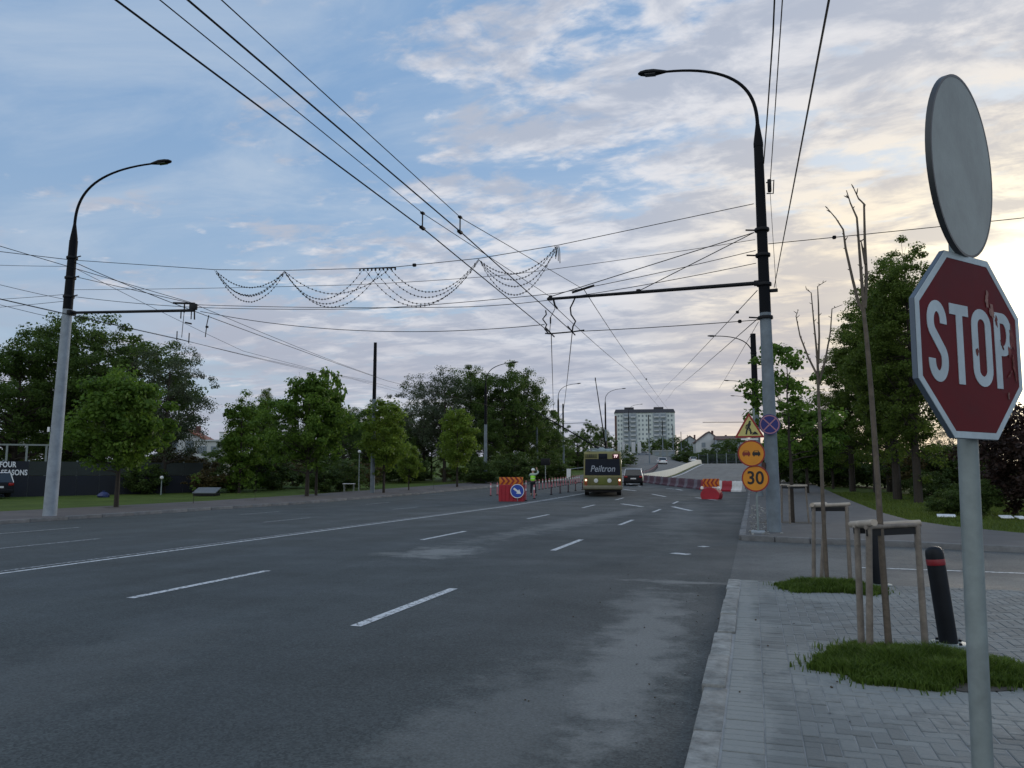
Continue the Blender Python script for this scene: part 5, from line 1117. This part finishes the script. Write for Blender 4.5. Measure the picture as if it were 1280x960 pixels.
text('route_number', '77', pm('lit_route_digits', (.9, .8, .8), .5, emit=((1, .7, .7), .7)), bus, .24, .006, ((.86, .012, 2.59),) + bfr(0, 0)[1:], bold=.01)
mb = MB().box((0, 1.6, 3.0), (1.5, 1.6, .22), bev=.06); mb.build('roof_equipment_box', pm('pale_blue_grey_box', (.30, .38, .42), .6, var=.2), bus)
MB().box((-.05, .55, 3.02), (.36, .4, .3), bev=.05).build('roof_housing', pm('pale_blue_grey_box', (.3, .38, .42), .6), bus)
for sx in (-1, 1):
    MB().tube([(sx * .75, .25, 2.92), (sx * .75, .25, 3.05), (sx * .75, 2.6, 3.05), (sx * .75, 2.6, 2.92)], .03, 8).build('roof_rail', m_galv, bus)
MB().tube([(-1.0, .18, 2.93), (-.9, .15, 3.06), (-.35, .15, 3.08)], .04, 8).build('roof_rail', m_galv, bus)
MB().box((0, 4.6, 3.12), (1.2, 1.2, .35), bev=.08).build('pole_base', m_dark, bus)
def bl(px, py, Z):                                                        # photo point at depth Z in the bus's own axes
    x, y = atZ(px, Z); p = Vector((x, y, hgt(py, Z))) - Vector(bus.location); return Matrix.Rotation(-R(10.6), 3, 'Z') @ p
e1, b1 = bl(745, 474, 50), Vector((.25, 4.4, 3.25)); tp = MB(); tp.tube([b1, b1.lerp(e1, .35), e1], [.05, .04, .025], 8); r1 = tp.build('trolley_pole', m_dark, bus); MB().box(e1, (.07, .10, .22), bev=.02).build('collector_head', m_dark, r1)
e2, b2 = bl(664, 511, 52), Vector((-.25, 4.4, 3.25)); r2 = MB().tube([b2, b2.lerp(e2, .5), e2], [.055, .045, .03], 8).build('trolley_pole', m_dark, bus); MB().box(e2, (.22, .10, .08), bev=.02).build('collector_head', m_dark, r2)
MB().tube([b1 - Vector((0, .2, .1)), b1 - Vector((0, .2, -.5))], .10, 8).build('pole_spring', m_dark, bus)

# ------------------------------------------------------------------ the road worker (seen from behind, hands raised to the face)
def skin(name, verts, edges, mats, parent, root=0, sub=2):
    me = bpy.data.meshes.new(name); me.from_pydata([v[:3] for v in verts], edges, []); o = bpy.data.objects.new(name, me); COL.objects.link(o)
    md = o.modifiers.new('s', 'SKIN'); md.use_smooth_shade = True
    for i, v in enumerate(verts):
        sv = me.skin_vertices[0].data[i]; sv.radius = (v[3], v[4] if len(v) > 4 else v[3]); sv.use_root = i == root
    sb = o.modifiers.new('d', 'SUBSURF'); sb.levels = sub; sb.render_levels = sub
    dg = bpy.context.evaluated_depsgraph_get(); dg.update(); m2 = bpy.data.meshes.new_from_object(o.evaluated_get(dg)); m2.materials.clear(); m2.materials.append(mats)
    for p in m2.polygons: p.use_smooth = True
    bpy.data.objects.remove(o); bpy.data.meshes.remove(me); m2.name = name; o = bpy.data.objects.new(name, m2); COL.objects.link(o)
    if parent: o.parent = parent
    return o
m_skin = pm('skin', (.42, .26, .19), .6, var=.08); m_trous = pm('dark_trousers', (.012, .014, .022), .9); m_hivis = pm('yellow_green_vest', (.34, .86, .07), .7, var=.08); m_shirt = pm('pale_shirt', (.36, .44, .40), .8); m_boot = pm('black_boot', (.01, .01, .01), .6)
wx, wy = atZ(666, 52.5); person = thing('person', 'road worker in yellow green vest and white helmet, arms raised to the face', 'person', (wx, wy, G0(wy)), R(-12))
VB = [(0, 0, .94, .135, .10), (0, 0, 1.08, .125, .09), (0, .0, 1.25, .145, .10), (0, -.01, 1.40, .15, .095), (0, -.005, 1.48, .07, .065), (0, .01, 1.54, .055, .058), (0, .03, 1.62, .075, .09), (0, .03, 1.70, .074, .092), (0, .02, 1.75, .045, .06),
      (-.09, 0, .88, .092), (-.13, .01, .50, .068), (-.14, -.02, .12, .045), (-.145, -.03, .05, .045), (-.15, .13, .035, .038),
      (.09, 0, .88, .092), (.15, .02, .50, .068), (.20, -.02, .12, .045), (.205, -.03, .05, .045), (.24, .12, .035, .038),
      (-.20, -.005, 1.40, .062), (-.33, .12, 1.30, .048), (-.22, .27, 1.46, .036), (-.17, .29, 1.54, .030),
      (.20, -.005, 1.41, .062), (.36, .10, 1.52, .048), (.24, .22, 1.66, .036), (.18, .25, 1.73, .030)]
EB = [(0, 1), (1, 2), (2, 3), (3, 4), (4, 5), (5, 6), (6, 7), (7, 8), (0, 9), (9, 10), (10, 11), (11, 12), (12, 13), (0, 14), (14, 15), (15, 16), (16, 17), (17, 18), (3, 19), (19, 20), (20, 21), (21, 22), (3, 23), (23, 24), (24, 25), (25, 26)]
for hand, (hx, hz, s) in enumerate(((-.17, 1.54, 1), (.18, 1.73, -1))):   # palm and five fingers each, rooted in the wrist
    w = 22 if hand == 0 else 26; hy = .29 if hand == 0 else .25; k = len(VB); VB.append((hx + s * .03, hy + .02, hz + .07, .036, .02)); EB.append((w, k))
    for q, ln in enumerate((.062, .075, .082, .072)):
        a = len(VB); ox = s * (.028 - .020 * q); VB.append((hx + s * .03 + ox, hy + .03, hz + .10, .010)); VB.append((hx + s * .055 + ox, hy + .045, hz + .10 + ln * .55, .009)); VB.append((hx + s * .09 + ox, hy + .04, hz + .10 + ln * .8, .008)); EB += [(k, a), (a, a + 1), (a + 1, a + 2)]
    a = len(VB); VB.append((hx + s * .07, hy + .0, hz + .06, .011)); VB.append((hx + s * .10, hy + .0, hz + .09, .009)); EB += [(k, a), (a, a + 1)]
# forehead, nose, chin, ears keep the head a head
k = len(VB); VB += [(0, .125, 1.655, .014), (0, .115, 1.585, .028), (-.078, .02, 1.65, .018, .024), (.078, .02, 1.65, .018, .024)]; EB += [(6, k), (6, k + 1), (6, k + 2), (6, k + 3)]
body = skin('body', VB, EB, m_skin, person)
def shell_of(name, idx, grow, mat, extra=()):
    mp_ = {i: n for n, i in enumerate(idx)}; vv = [tuple(VB[i][:3]) + tuple(q + grow for q in (VB[i][3:] if len(VB[i]) > 4 else (VB[i][3], VB[i][3]))) for i in idx]
    return skin(name, vv, [(mp_[a], mp_[b]) for a, b in EB if a in mp_ and b in mp_], mat, person)
shell_of('trousers', [0, 9, 10, 11, 14, 15, 16], .018, m_trous); shell_of('vest', [0, 1, 2, 3], .052, m_hivis); shell_of('shirt', [3, 19, 20, 21, 23, 24, 25], .014, m_shirt)
shell_of('boot', [12, 13], .016, m_boot); shell_of('boot', [17, 18], .016, m_boot)
MB().lathe([(.135, 1.685), (.132, 1.70), (.122, 1.74), (.10, 1.79), (.06, 1.825), (.01, 1.84)], (0, .03, 0), 20).build('helmet', m_white, person)
MB().box((0, .145, 1.692), (.20, .12, .014), bev=.006).build('helmet_peak', m_white, person)
for z in (1.14,): MB().lathe([(.172, z - .014), (.174, z + .014)], n=24).build('reflective_strip', m_bwhite, person).scale = (1, .80, 1)
for sx in (-1, 1):
    MB().lathe([(.004, -.012), (.012, -.006), (.012, .006), (.004, .012)], (sx * .033, .118, 1.665), 10).build('eye', m_white, person)

# ------------------------------------------------------------------ buildings
m_wallb = pm('pale_blue_render', (.62, .67, .68), .85, var=.1, scale=.2); m_wallb2 = pm('grey_render', (.33, .37, .42), .85, var=.1, scale=.2); m_brick = pm('dark_red_brick', (.12, .065, .06), .9, var=.15, scale=.3); m_roofd = pm('dark_roof_metal', (.035, .034, .042), .7); m_balc = pm('white_balcony', (.46, .48, .51), .7); m_win = pm('window_glass_dark', (.20, .24, .28), .35)
ax, ay = atZ(806, 480); apt = thing('apartment_block', 'tall pale blue apartment block with two balcony bays on the horizon', 'apartment building', (ax, ay, 6.0), R(9))
TH_ = hgt(516, 480) - 6; Wd = 37.0
MB().box((0, 7, TH_ / 2), (Wd, 14, TH_)).build('wall', m_wallb, apt); MB().box((-Wd / 2 + .55, 6.9, TH_ / 2 - .8), (1.3, 14.2, TH_ - 2)).build('brick_end_wall', m_brick, apt)
rf = bevel_prism([(-.7, TH_ - .1), (1.4, TH_ + 2.2), (12.6, TH_ + 2.2), (14.7, TH_ - .1)], Wd + .8, .05, .05, (TH_, TH_ + 2)); rf.build('roof', m_roofd, apt)
fl = 2.85
for sx in (-9.2, 9.2):
    MB().box((sx, -.45, TH_ / 2 - .3), (8.2, 1.5, TH_ - .6)).build('balcony_bay', m_wallb2, apt); MB().box((sx - .3, 6, TH_ + 2.6), (6.0, 5, 2.2), bev=.2).build('roof_tower', m_roofd, apt)
    for k in range(11):
        z = TH_ - 2.4 - k * fl
        for q in (-2.05, 2.05):
            if z > 3: MB().box((sx + q, -1.6, z - .55), (3.1, 1.3, 1.0), bev=.1).build('balcony', m_balc, apt); MB().box((sx + q, -1.215, z + .60), (2.9, .1, 1.2)).build('balcony_glazing', m_win, apt)
wd0 = None
for k in range(11):
    z = TH_ - 2.1 - k * fl
    for x in (-16.2, -14.4, -3.4, -1.2, 1.2, 3.4, 14.6, 16.6):
        if z > 3:
            if wd0 is None: wd0 = MB().box((0, 0, 0), (1.0, .12, 1.3)).build('window', m_win, apt); q = wd0
            else: q = wd0.copy(); COL.objects.link(q)
            q.location = (x, -.03, z)
def gable_house(label, px, Z, w, d, wall_top, ridge_top, rz, wall, roof, windows=2, name='house', sink=1.5):
    x, y = atZ(px, Z); z0 = G(x, y) - sink; o = thing(name, label, 'house', (x, y, z0), rz); hw_ = hgt(wall_top, Z) - z0; hr = hgt(ridge_top, Z) - z0
    MB().prism([(-w / 2, 0), (w / 2, 0), (w / 2, hw_), (0, hr - .15), (-w / 2, hw_)], -d / 2, d / 2).build('wall', wall, o)
    for sx in (-1, 1):
        dx, dz = w / 2, hr - hw_; L = math.hypot(dx, dz); ex = .6
        MB().prism([(0, hr), (sx * (dx + dx * ex / L), hw_ - dz * ex / L), (sx * (dx + dx * ex / L), hw_ - dz * ex / L + .22), (0, hr + .22)], -d / 2 - .5, d / 2 + .5).build('roof_slope', roof, o)
    for i in range(windows):
        xx = (i - (windows - 1) / 2) * w / (windows + .3); f_ = MB().box((xx, -d / 2 - .03, hw_ - 1.1), (1.3, .1, 1.5)).build('window', m_win, o); MB().box((xx, -d / 2 - .06, hw_ - 1.95), (1.5, .16, .10)).build('sill', m_balc, f_)
    MB().box((w * .2, d * .1, hr - .1), (.7, .7, 1.5)).build('chimney', m_brick, o); return o
m_hwhite = pm('white_render', (.52, .54, .56), .85, var=.1, scale=.4); m_hroof = pm('brown_roof_tiles', (.10, .055, .045), .85, var=.2, scale=2); m_hroofr = pm('red_roof_tiles', (.22, .085, .055), .85, var=.2, scale=2)
gable_house('white gabled house with dark brown roof above the far trees', 884, 270, 9, 9, 553, 541, R(10), m_hwhite, m_hroof, 2)
gable_house('dark hipped house roof showing above the far trees right of the apartment block', 862, 300, 9, 9, 556, 546, R(4), m_wallb2, m_hroof, 1)
gable_house('low dark brown roof just left of the roadworks triangle', 911, 260, 15, 9, 551, 546, R(95), m_wallb2, m_hroof, 2)
gable_house('pale house with red brown roof in the gap behind the left trees', 236, 112, 5.6, 8, 550, 538, R(28), m_hwhite, m_hroofr, 2)
x, y = atZ(268, 108); o = thing('flat_building', 'white flat roofed building beside the white tower on the left', 'building', (x, y, G(x, y) - 1), R(20)); hh_ = hgt(552, 108) - o.location.z
MB().box((-.5, 3, hh_ / 2), (4.4, 6, hh_)).build('wall', m_hwhite, o); MB().box((-.5, 3, hh_ + .12), (4.8, 6.4, .22)).build('roof_slab', m_balc, o)
for i in range(2): MB().box((-1.6 + 1.9 * i, -.02, hh_ - 1.2), (1.3, .1, 1.0)).build('window', m_win, o)
x, y = atZ(277.5, 100); o = thing('white_tower', 'narrow white slab tower in the gap between the left trees', 'tower', (x, y, G(x, y) - 1), R(14)); hh_ = hgt(541, 100) - o.location.z
MB().box((0, .4, hh_ / 2), (.62, .8, hh_), bev=.03).build('shaft', m_white, o); MB().box((0, .4, hh_ + .05), (.74, .92, .12), bev=.02).build('cap', m_hwhite, o)
x, y = atZ(829, 262); o = thing('low_building', 'pale low roadside building under the apartment block', 'building', (x, y, G(x, y)), R(8)); hh_ = hgt(564, 262) - o.location.z
MB().box((0, 3, hh_ / 2), (7.4, 6, hh_)).build('wall', pm('dull_pale_render', (.24, .26, .27), .85, var=.15, scale=.5), o); MB().box((0, 3, hh_ + .1), (7.8, 6.4, .2)).build('roof_slab', m_balc, o)
for i in range(3): MB().box((-2.3 + 2.3 * i, -.03, hh_ * .45), (1.5, .1, 1.5)).build('window', m_win, o)
for px, lab, w_ in ((776, 'white vertical banner pair right of the trolleybus roof', .8), (795, 'white roadside banner in front of the apartment block foot', 1.1)):
    x, y = atZ(px, 180); zb = G(x, y); o = thing('banner', lab, 'banner', (x, y, zb), R(8), 'white roadside banners'); t_, b_ = hgt(553, 180) - zb, hgt(566.5, 180) - zb
    for q in (-.62, .62): MB().box((q * w_, 0, (t_ + b_) / 2), (.75 * w_, .05, t_ - b_), bev=.01).build('cloth', m_hwhite, o); MB().tube([(q * w_ - .4 * w_, .05, 0), (q * w_ - .4 * w_, .05, t_ + .1)], .04, 8).build('mast', m_galv, o)

# hoarding with the white lettering on the left
hp0, hp1 = Vector(P3(-60, 50.5, 0)), Vector(P3(256, 62, 0)); dv_ = hp1 - hp0; hL = Vector((dv_.x, dv_.y, 0)).length; ha = math.atan2(dv_.y, dv_.x)
ho = thing('hoarding', 'long dark blue hoarding with white FOUR SEASONS lettering under the big left trees', 'hoarding', hp0, ha)
m_hoard = pm('dark_navy_panel', (.008, .011, .020), .7, var=.3, scale=.8); m_hoardg = pm('grey_green_panel', (.028, .036, .034), .8, var=.3, scale=.6)
nb = 11
for i in range(nb):
    xc = hL * (i + .5) / nb; top_ = i >= 3
    MB().box((xc, 0, .72 if top_ else 1.22), (hL / nb - .03, .06, 1.44 if top_ else 2.45)).build('panel', m_hoard, ho)
    if top_: MB().box((xc, 0, 1.95), (hL / nb - .03, .05, .98)).build('upper_panel', m_hoardg, ho)
    MB().box((hL * i / nb, .07, 1.25), (.10, .08, 2.55)).build('post', m_galv, ho)
inv = Matrix.Rotation(-ha, 3, 'Z')
def on_hoard(px, py):
    d = Vector(ray(px, py)); n__ = Vector((-math.sin(ha), math.cos(ha), 0)); o_ = Vector((0, 0, H)); t = (hp0 - o_).dot(n__) / d.dot(n__); return inv @ (o_ + d * t - hp0)
for s_, cx_, cy_, sz, nm in (('FOUR', 5.5, 581, .52, 'lettering'), ('SEASONS', 12.5, 591, .52, 'lettering')):
    e = on_hoard(20 if s_ == 'FOUR' else 34, cy_); text(nm, s_, pm('white_letters', (.80, .82, .84), .5), ho, sz, .02, ((e.x, -.05, e.z), (1, 0, 0), (0, 0, 1), (0, -1, 0)), bold=.014, sx=.70, align='RIGHT', spacing=1.04)
pf0, pf1 = Vector(P3(-40, 58, 0)), Vector(P3(60, 60, 0)); o = thing('pale_pergola', 'row of dim pale posts with a top rail behind the hoarding', 'pergola', pf0, math.atan2((pf1 - pf0).y, (pf1 - pf0).x)); Lq = (pf1 - pf0).length
for i in range(5): MB().box((Lq * i / 4, 0, 1.85), (.14, .14, 3.7)).build('post', m_galv, o)
MB().box((Lq / 2, 0, 3.75), (Lq + .4, .16, .12)).build('rail', m_galv, o)
def park_lamp(label, px, Z, top):
    x, y, z = P3(px, Z, -.03); o = thing('park_lamp', label, 'park lamp', (x, y, z), 0, 'globe park lamps'); h_ = hgt(top, Z) - z
    MB().tube([(0, 0, -.05), (0, 0, .5), (0, 0, h_ - .2)], [.06, .045, .035], 10).build('pole', m_galv, o); mb = MB(); mb.lathe([(.13 * math.sin(R(a)), h_ - .13 * math.cos(R(a))) for a in range(8, 180, 16)], n=16); mb.build('globe', m_bwhite, o)
park_lamp('small globe lamp on the lawn right of the bright maple', 205.5, 57, 597); park_lamp('globe lamp standing just left of the plain wire post', 450, 61, 565)
x, y, z = P3(438, 57, 0); o = thing('picnic_table', 'small white topped table on the lawn left of the plain wire post', 'table', (x, y, z), R(20)); MB().box((0, 0, .72), (.85, .6, .05), bev=.015).build('table_top', m_white, o)
for sx in (-1, 1):
    for sy in (-1, 1): MB().tube([(sx * .32, sy * .2, 0), (sx * .36, sy * .22, .70)], .02, 8).build('leg', m_galv, o)
x, y, z = P3(262, 54, 0); o = thing('hatch', 'low sloping grey hatch on the lawn at the end of the hoarding', 'hatch', (x, y, z), R(18)); MB().prism([(-.75, 0), (.75, 0), (.75, .18), (-.75, .18)], -.5, .5, ((0, 0, .0), (1, 0, 0), (0, 0, 1), (0, -1, 0))).build('frame', m_dark, o)
MB().box((0, 0, .36), (1.6, 1.15, .06), rot=Euler((R(18), 0, 0)).to_matrix(), bev=.015).build('lid', pm('grey_lid', (.14, .155, .175), .6, var=.15), o)
x, y, z = P3(134.5, 52, -.02); o = thing('rubbish_bag', 'crumpled blue rubbish bag on the lawn before the hoarding', 'rubbish bag', (x, y, z)); mb = MB(); mb.lathe([(.34, 0), (.40, .10), (.33, .24), (.16, .34), (.07, .38), (.09, .44)], n=14); rr_ = random.Random(2); mb.v = [(a * (1 + rr_.uniform(-.12, .12)), b * (1 + rr_.uniform(-.12, .12)), c * (1 + rr_.uniform(-.06, .06))) for a, b, c in mb.v]; mb.build('bag', pm('blue_plastic', (.02, .03, .11), .5), o)
# road signs and boards in the middle distance
x, y, z = P3(681.5, 70, .0); o = thing('square_sign', 'dark back of a square sign between the worker and the two distant posts', 'road sign', (x, y, z), R(10)); MB().tube([(0, 0, 0), (0, 0, 2.6)], .04, 8).build('post', m_galv, o); MB().box((0, -.05, 2.3), (.85, .03, .62), bev=.02).build('panel', m_dark, o)
x, y, z = P3(710.5, 66, .0); o = thing('hanging_board', 'white board hanging from a pale bar left of the trolleybus', 'sign board', (x, y, z), R(10)); zt = hgt(586, 66) - z
MB().prism([(-.18, zt - .82), (.16, zt - .66), (.18, zt), (-.18, zt)], -.03, .03).build('board', m_white, o); MB().tube([(.2, 0, zt - .02), (1.35, .3, zt + .12)], .035, 8).build('bar', m_galv, o)
MB().tube([(.05, .06, -.1), (.05, .06, zt - .1)], .04, 8).build('post', m_galv, o); MB().tube([(1.35, .3, -.1), (1.35, .3, zt + .12)], .04, 8).build('post', m_galv, o)
# dark railing on the crest and detour verge
rf0, rf1 = Vector(P3(872, 205, 0)), Vector(P3(944, 190, 0)); o = thing('metal_fence', 'dark bar fence across the crest of the closed road', 'fence', rf0, math.atan2((rf1 - rf0).y, (rf1 - rf0).x)); Lq = Vector(((rf1 - rf0).x, (rf1 - rf0).y)).length
mb = MB()
for i in range(44): mb.box((Lq * i / 43, 0, 1.2), (.07, .04, 2.5))
mb.box((Lq / 2, .05, 2.3), (Lq, .05, .09)); mb.box((Lq / 2, .05, .5), (Lq, .05, .09)); mb.build('bar_panel', pm('dull_blue_grey_bar', (.05, .06, .075), .7), o)
for i in range(7): MB().box((Lq * i / 6, .06, 1.3), (.14, .14, 2.8)).build('post', m_galv, o)
# white slabs lying on the right lawn
for px, py, L_, rz_, lab in ((1183, 647, .6, -.1, 'white board lying on the lawn left of the sign post'), (1258, 648.5, .40, .05, 'small white board lying on the lawn right of the sign post'), (1277, 649.5, .28, .2, 'smallest white board on the lawn at the right edge')):
    p = gnd(px, py, .0); o = thing('white_board', lab, 'board', (p.x, p.y, -.02), rz_, 'white boards on the right lawn'); MB().box((0, 0, .09), (L_, .42, .04), rot=Euler((R(9), 0, R(-3))).to_matrix(), bev=.012).build('board', m_white, o)
# kerb debris and small litter on the near pavement and road
r = random.Random(12)
dm = [pm('pebble', (.16, .165, .17), .9), pm('dry_leaf_litter', (.05, .035, .02), .9)]
mb = MB()
for i in range(170):
    if i % 3 == 0: x, y, z = r.uniform(KX + .2, 4), r.uniform(4.2, 11.5), .066
    elif i % 3 == 1: x, y, z = KX - abs(r.gauss(0, .25)) - .02, r.uniform(3.8, 12), .004
    else: x, y, z = r.uniform(-3.5, KX), r.uniform(4.2, 14), .004
    s_ = r.uniform(.004, .013); mb.cur = 0 if r.random() < .7 else 1
    mb.box((x, y, z + s_ * .3), (s_ * r.uniform(.8, 1.6), s_, s_ * .7), rot=Euler((r.uniform(-.3, .3), r.uniform(-.3, .3), r.uniform(0, 3))).to_matrix())
tag(mb.build('gravel', dm), kind='stuff')
r = random.Random(13); mb = MB()
for i in range(240):
    y = r.uniform(19.9, 40); x = KX + .25 + abs(r.gauss(0, .35)); s_ = r.uniform(.02, .07); mb.box((x, y, .12 + s_ * .2), (s_, s_ * .8, s_ * .5), rot=Euler((r.uniform(-.4, .4), r.uniform(-.4, .4), r.uniform(0, 3))).to_matrix())
tag(mb.build('rubble', pm('pale_rubble', (.24, .24, .23), .9, island=.4)), kind='stuff')
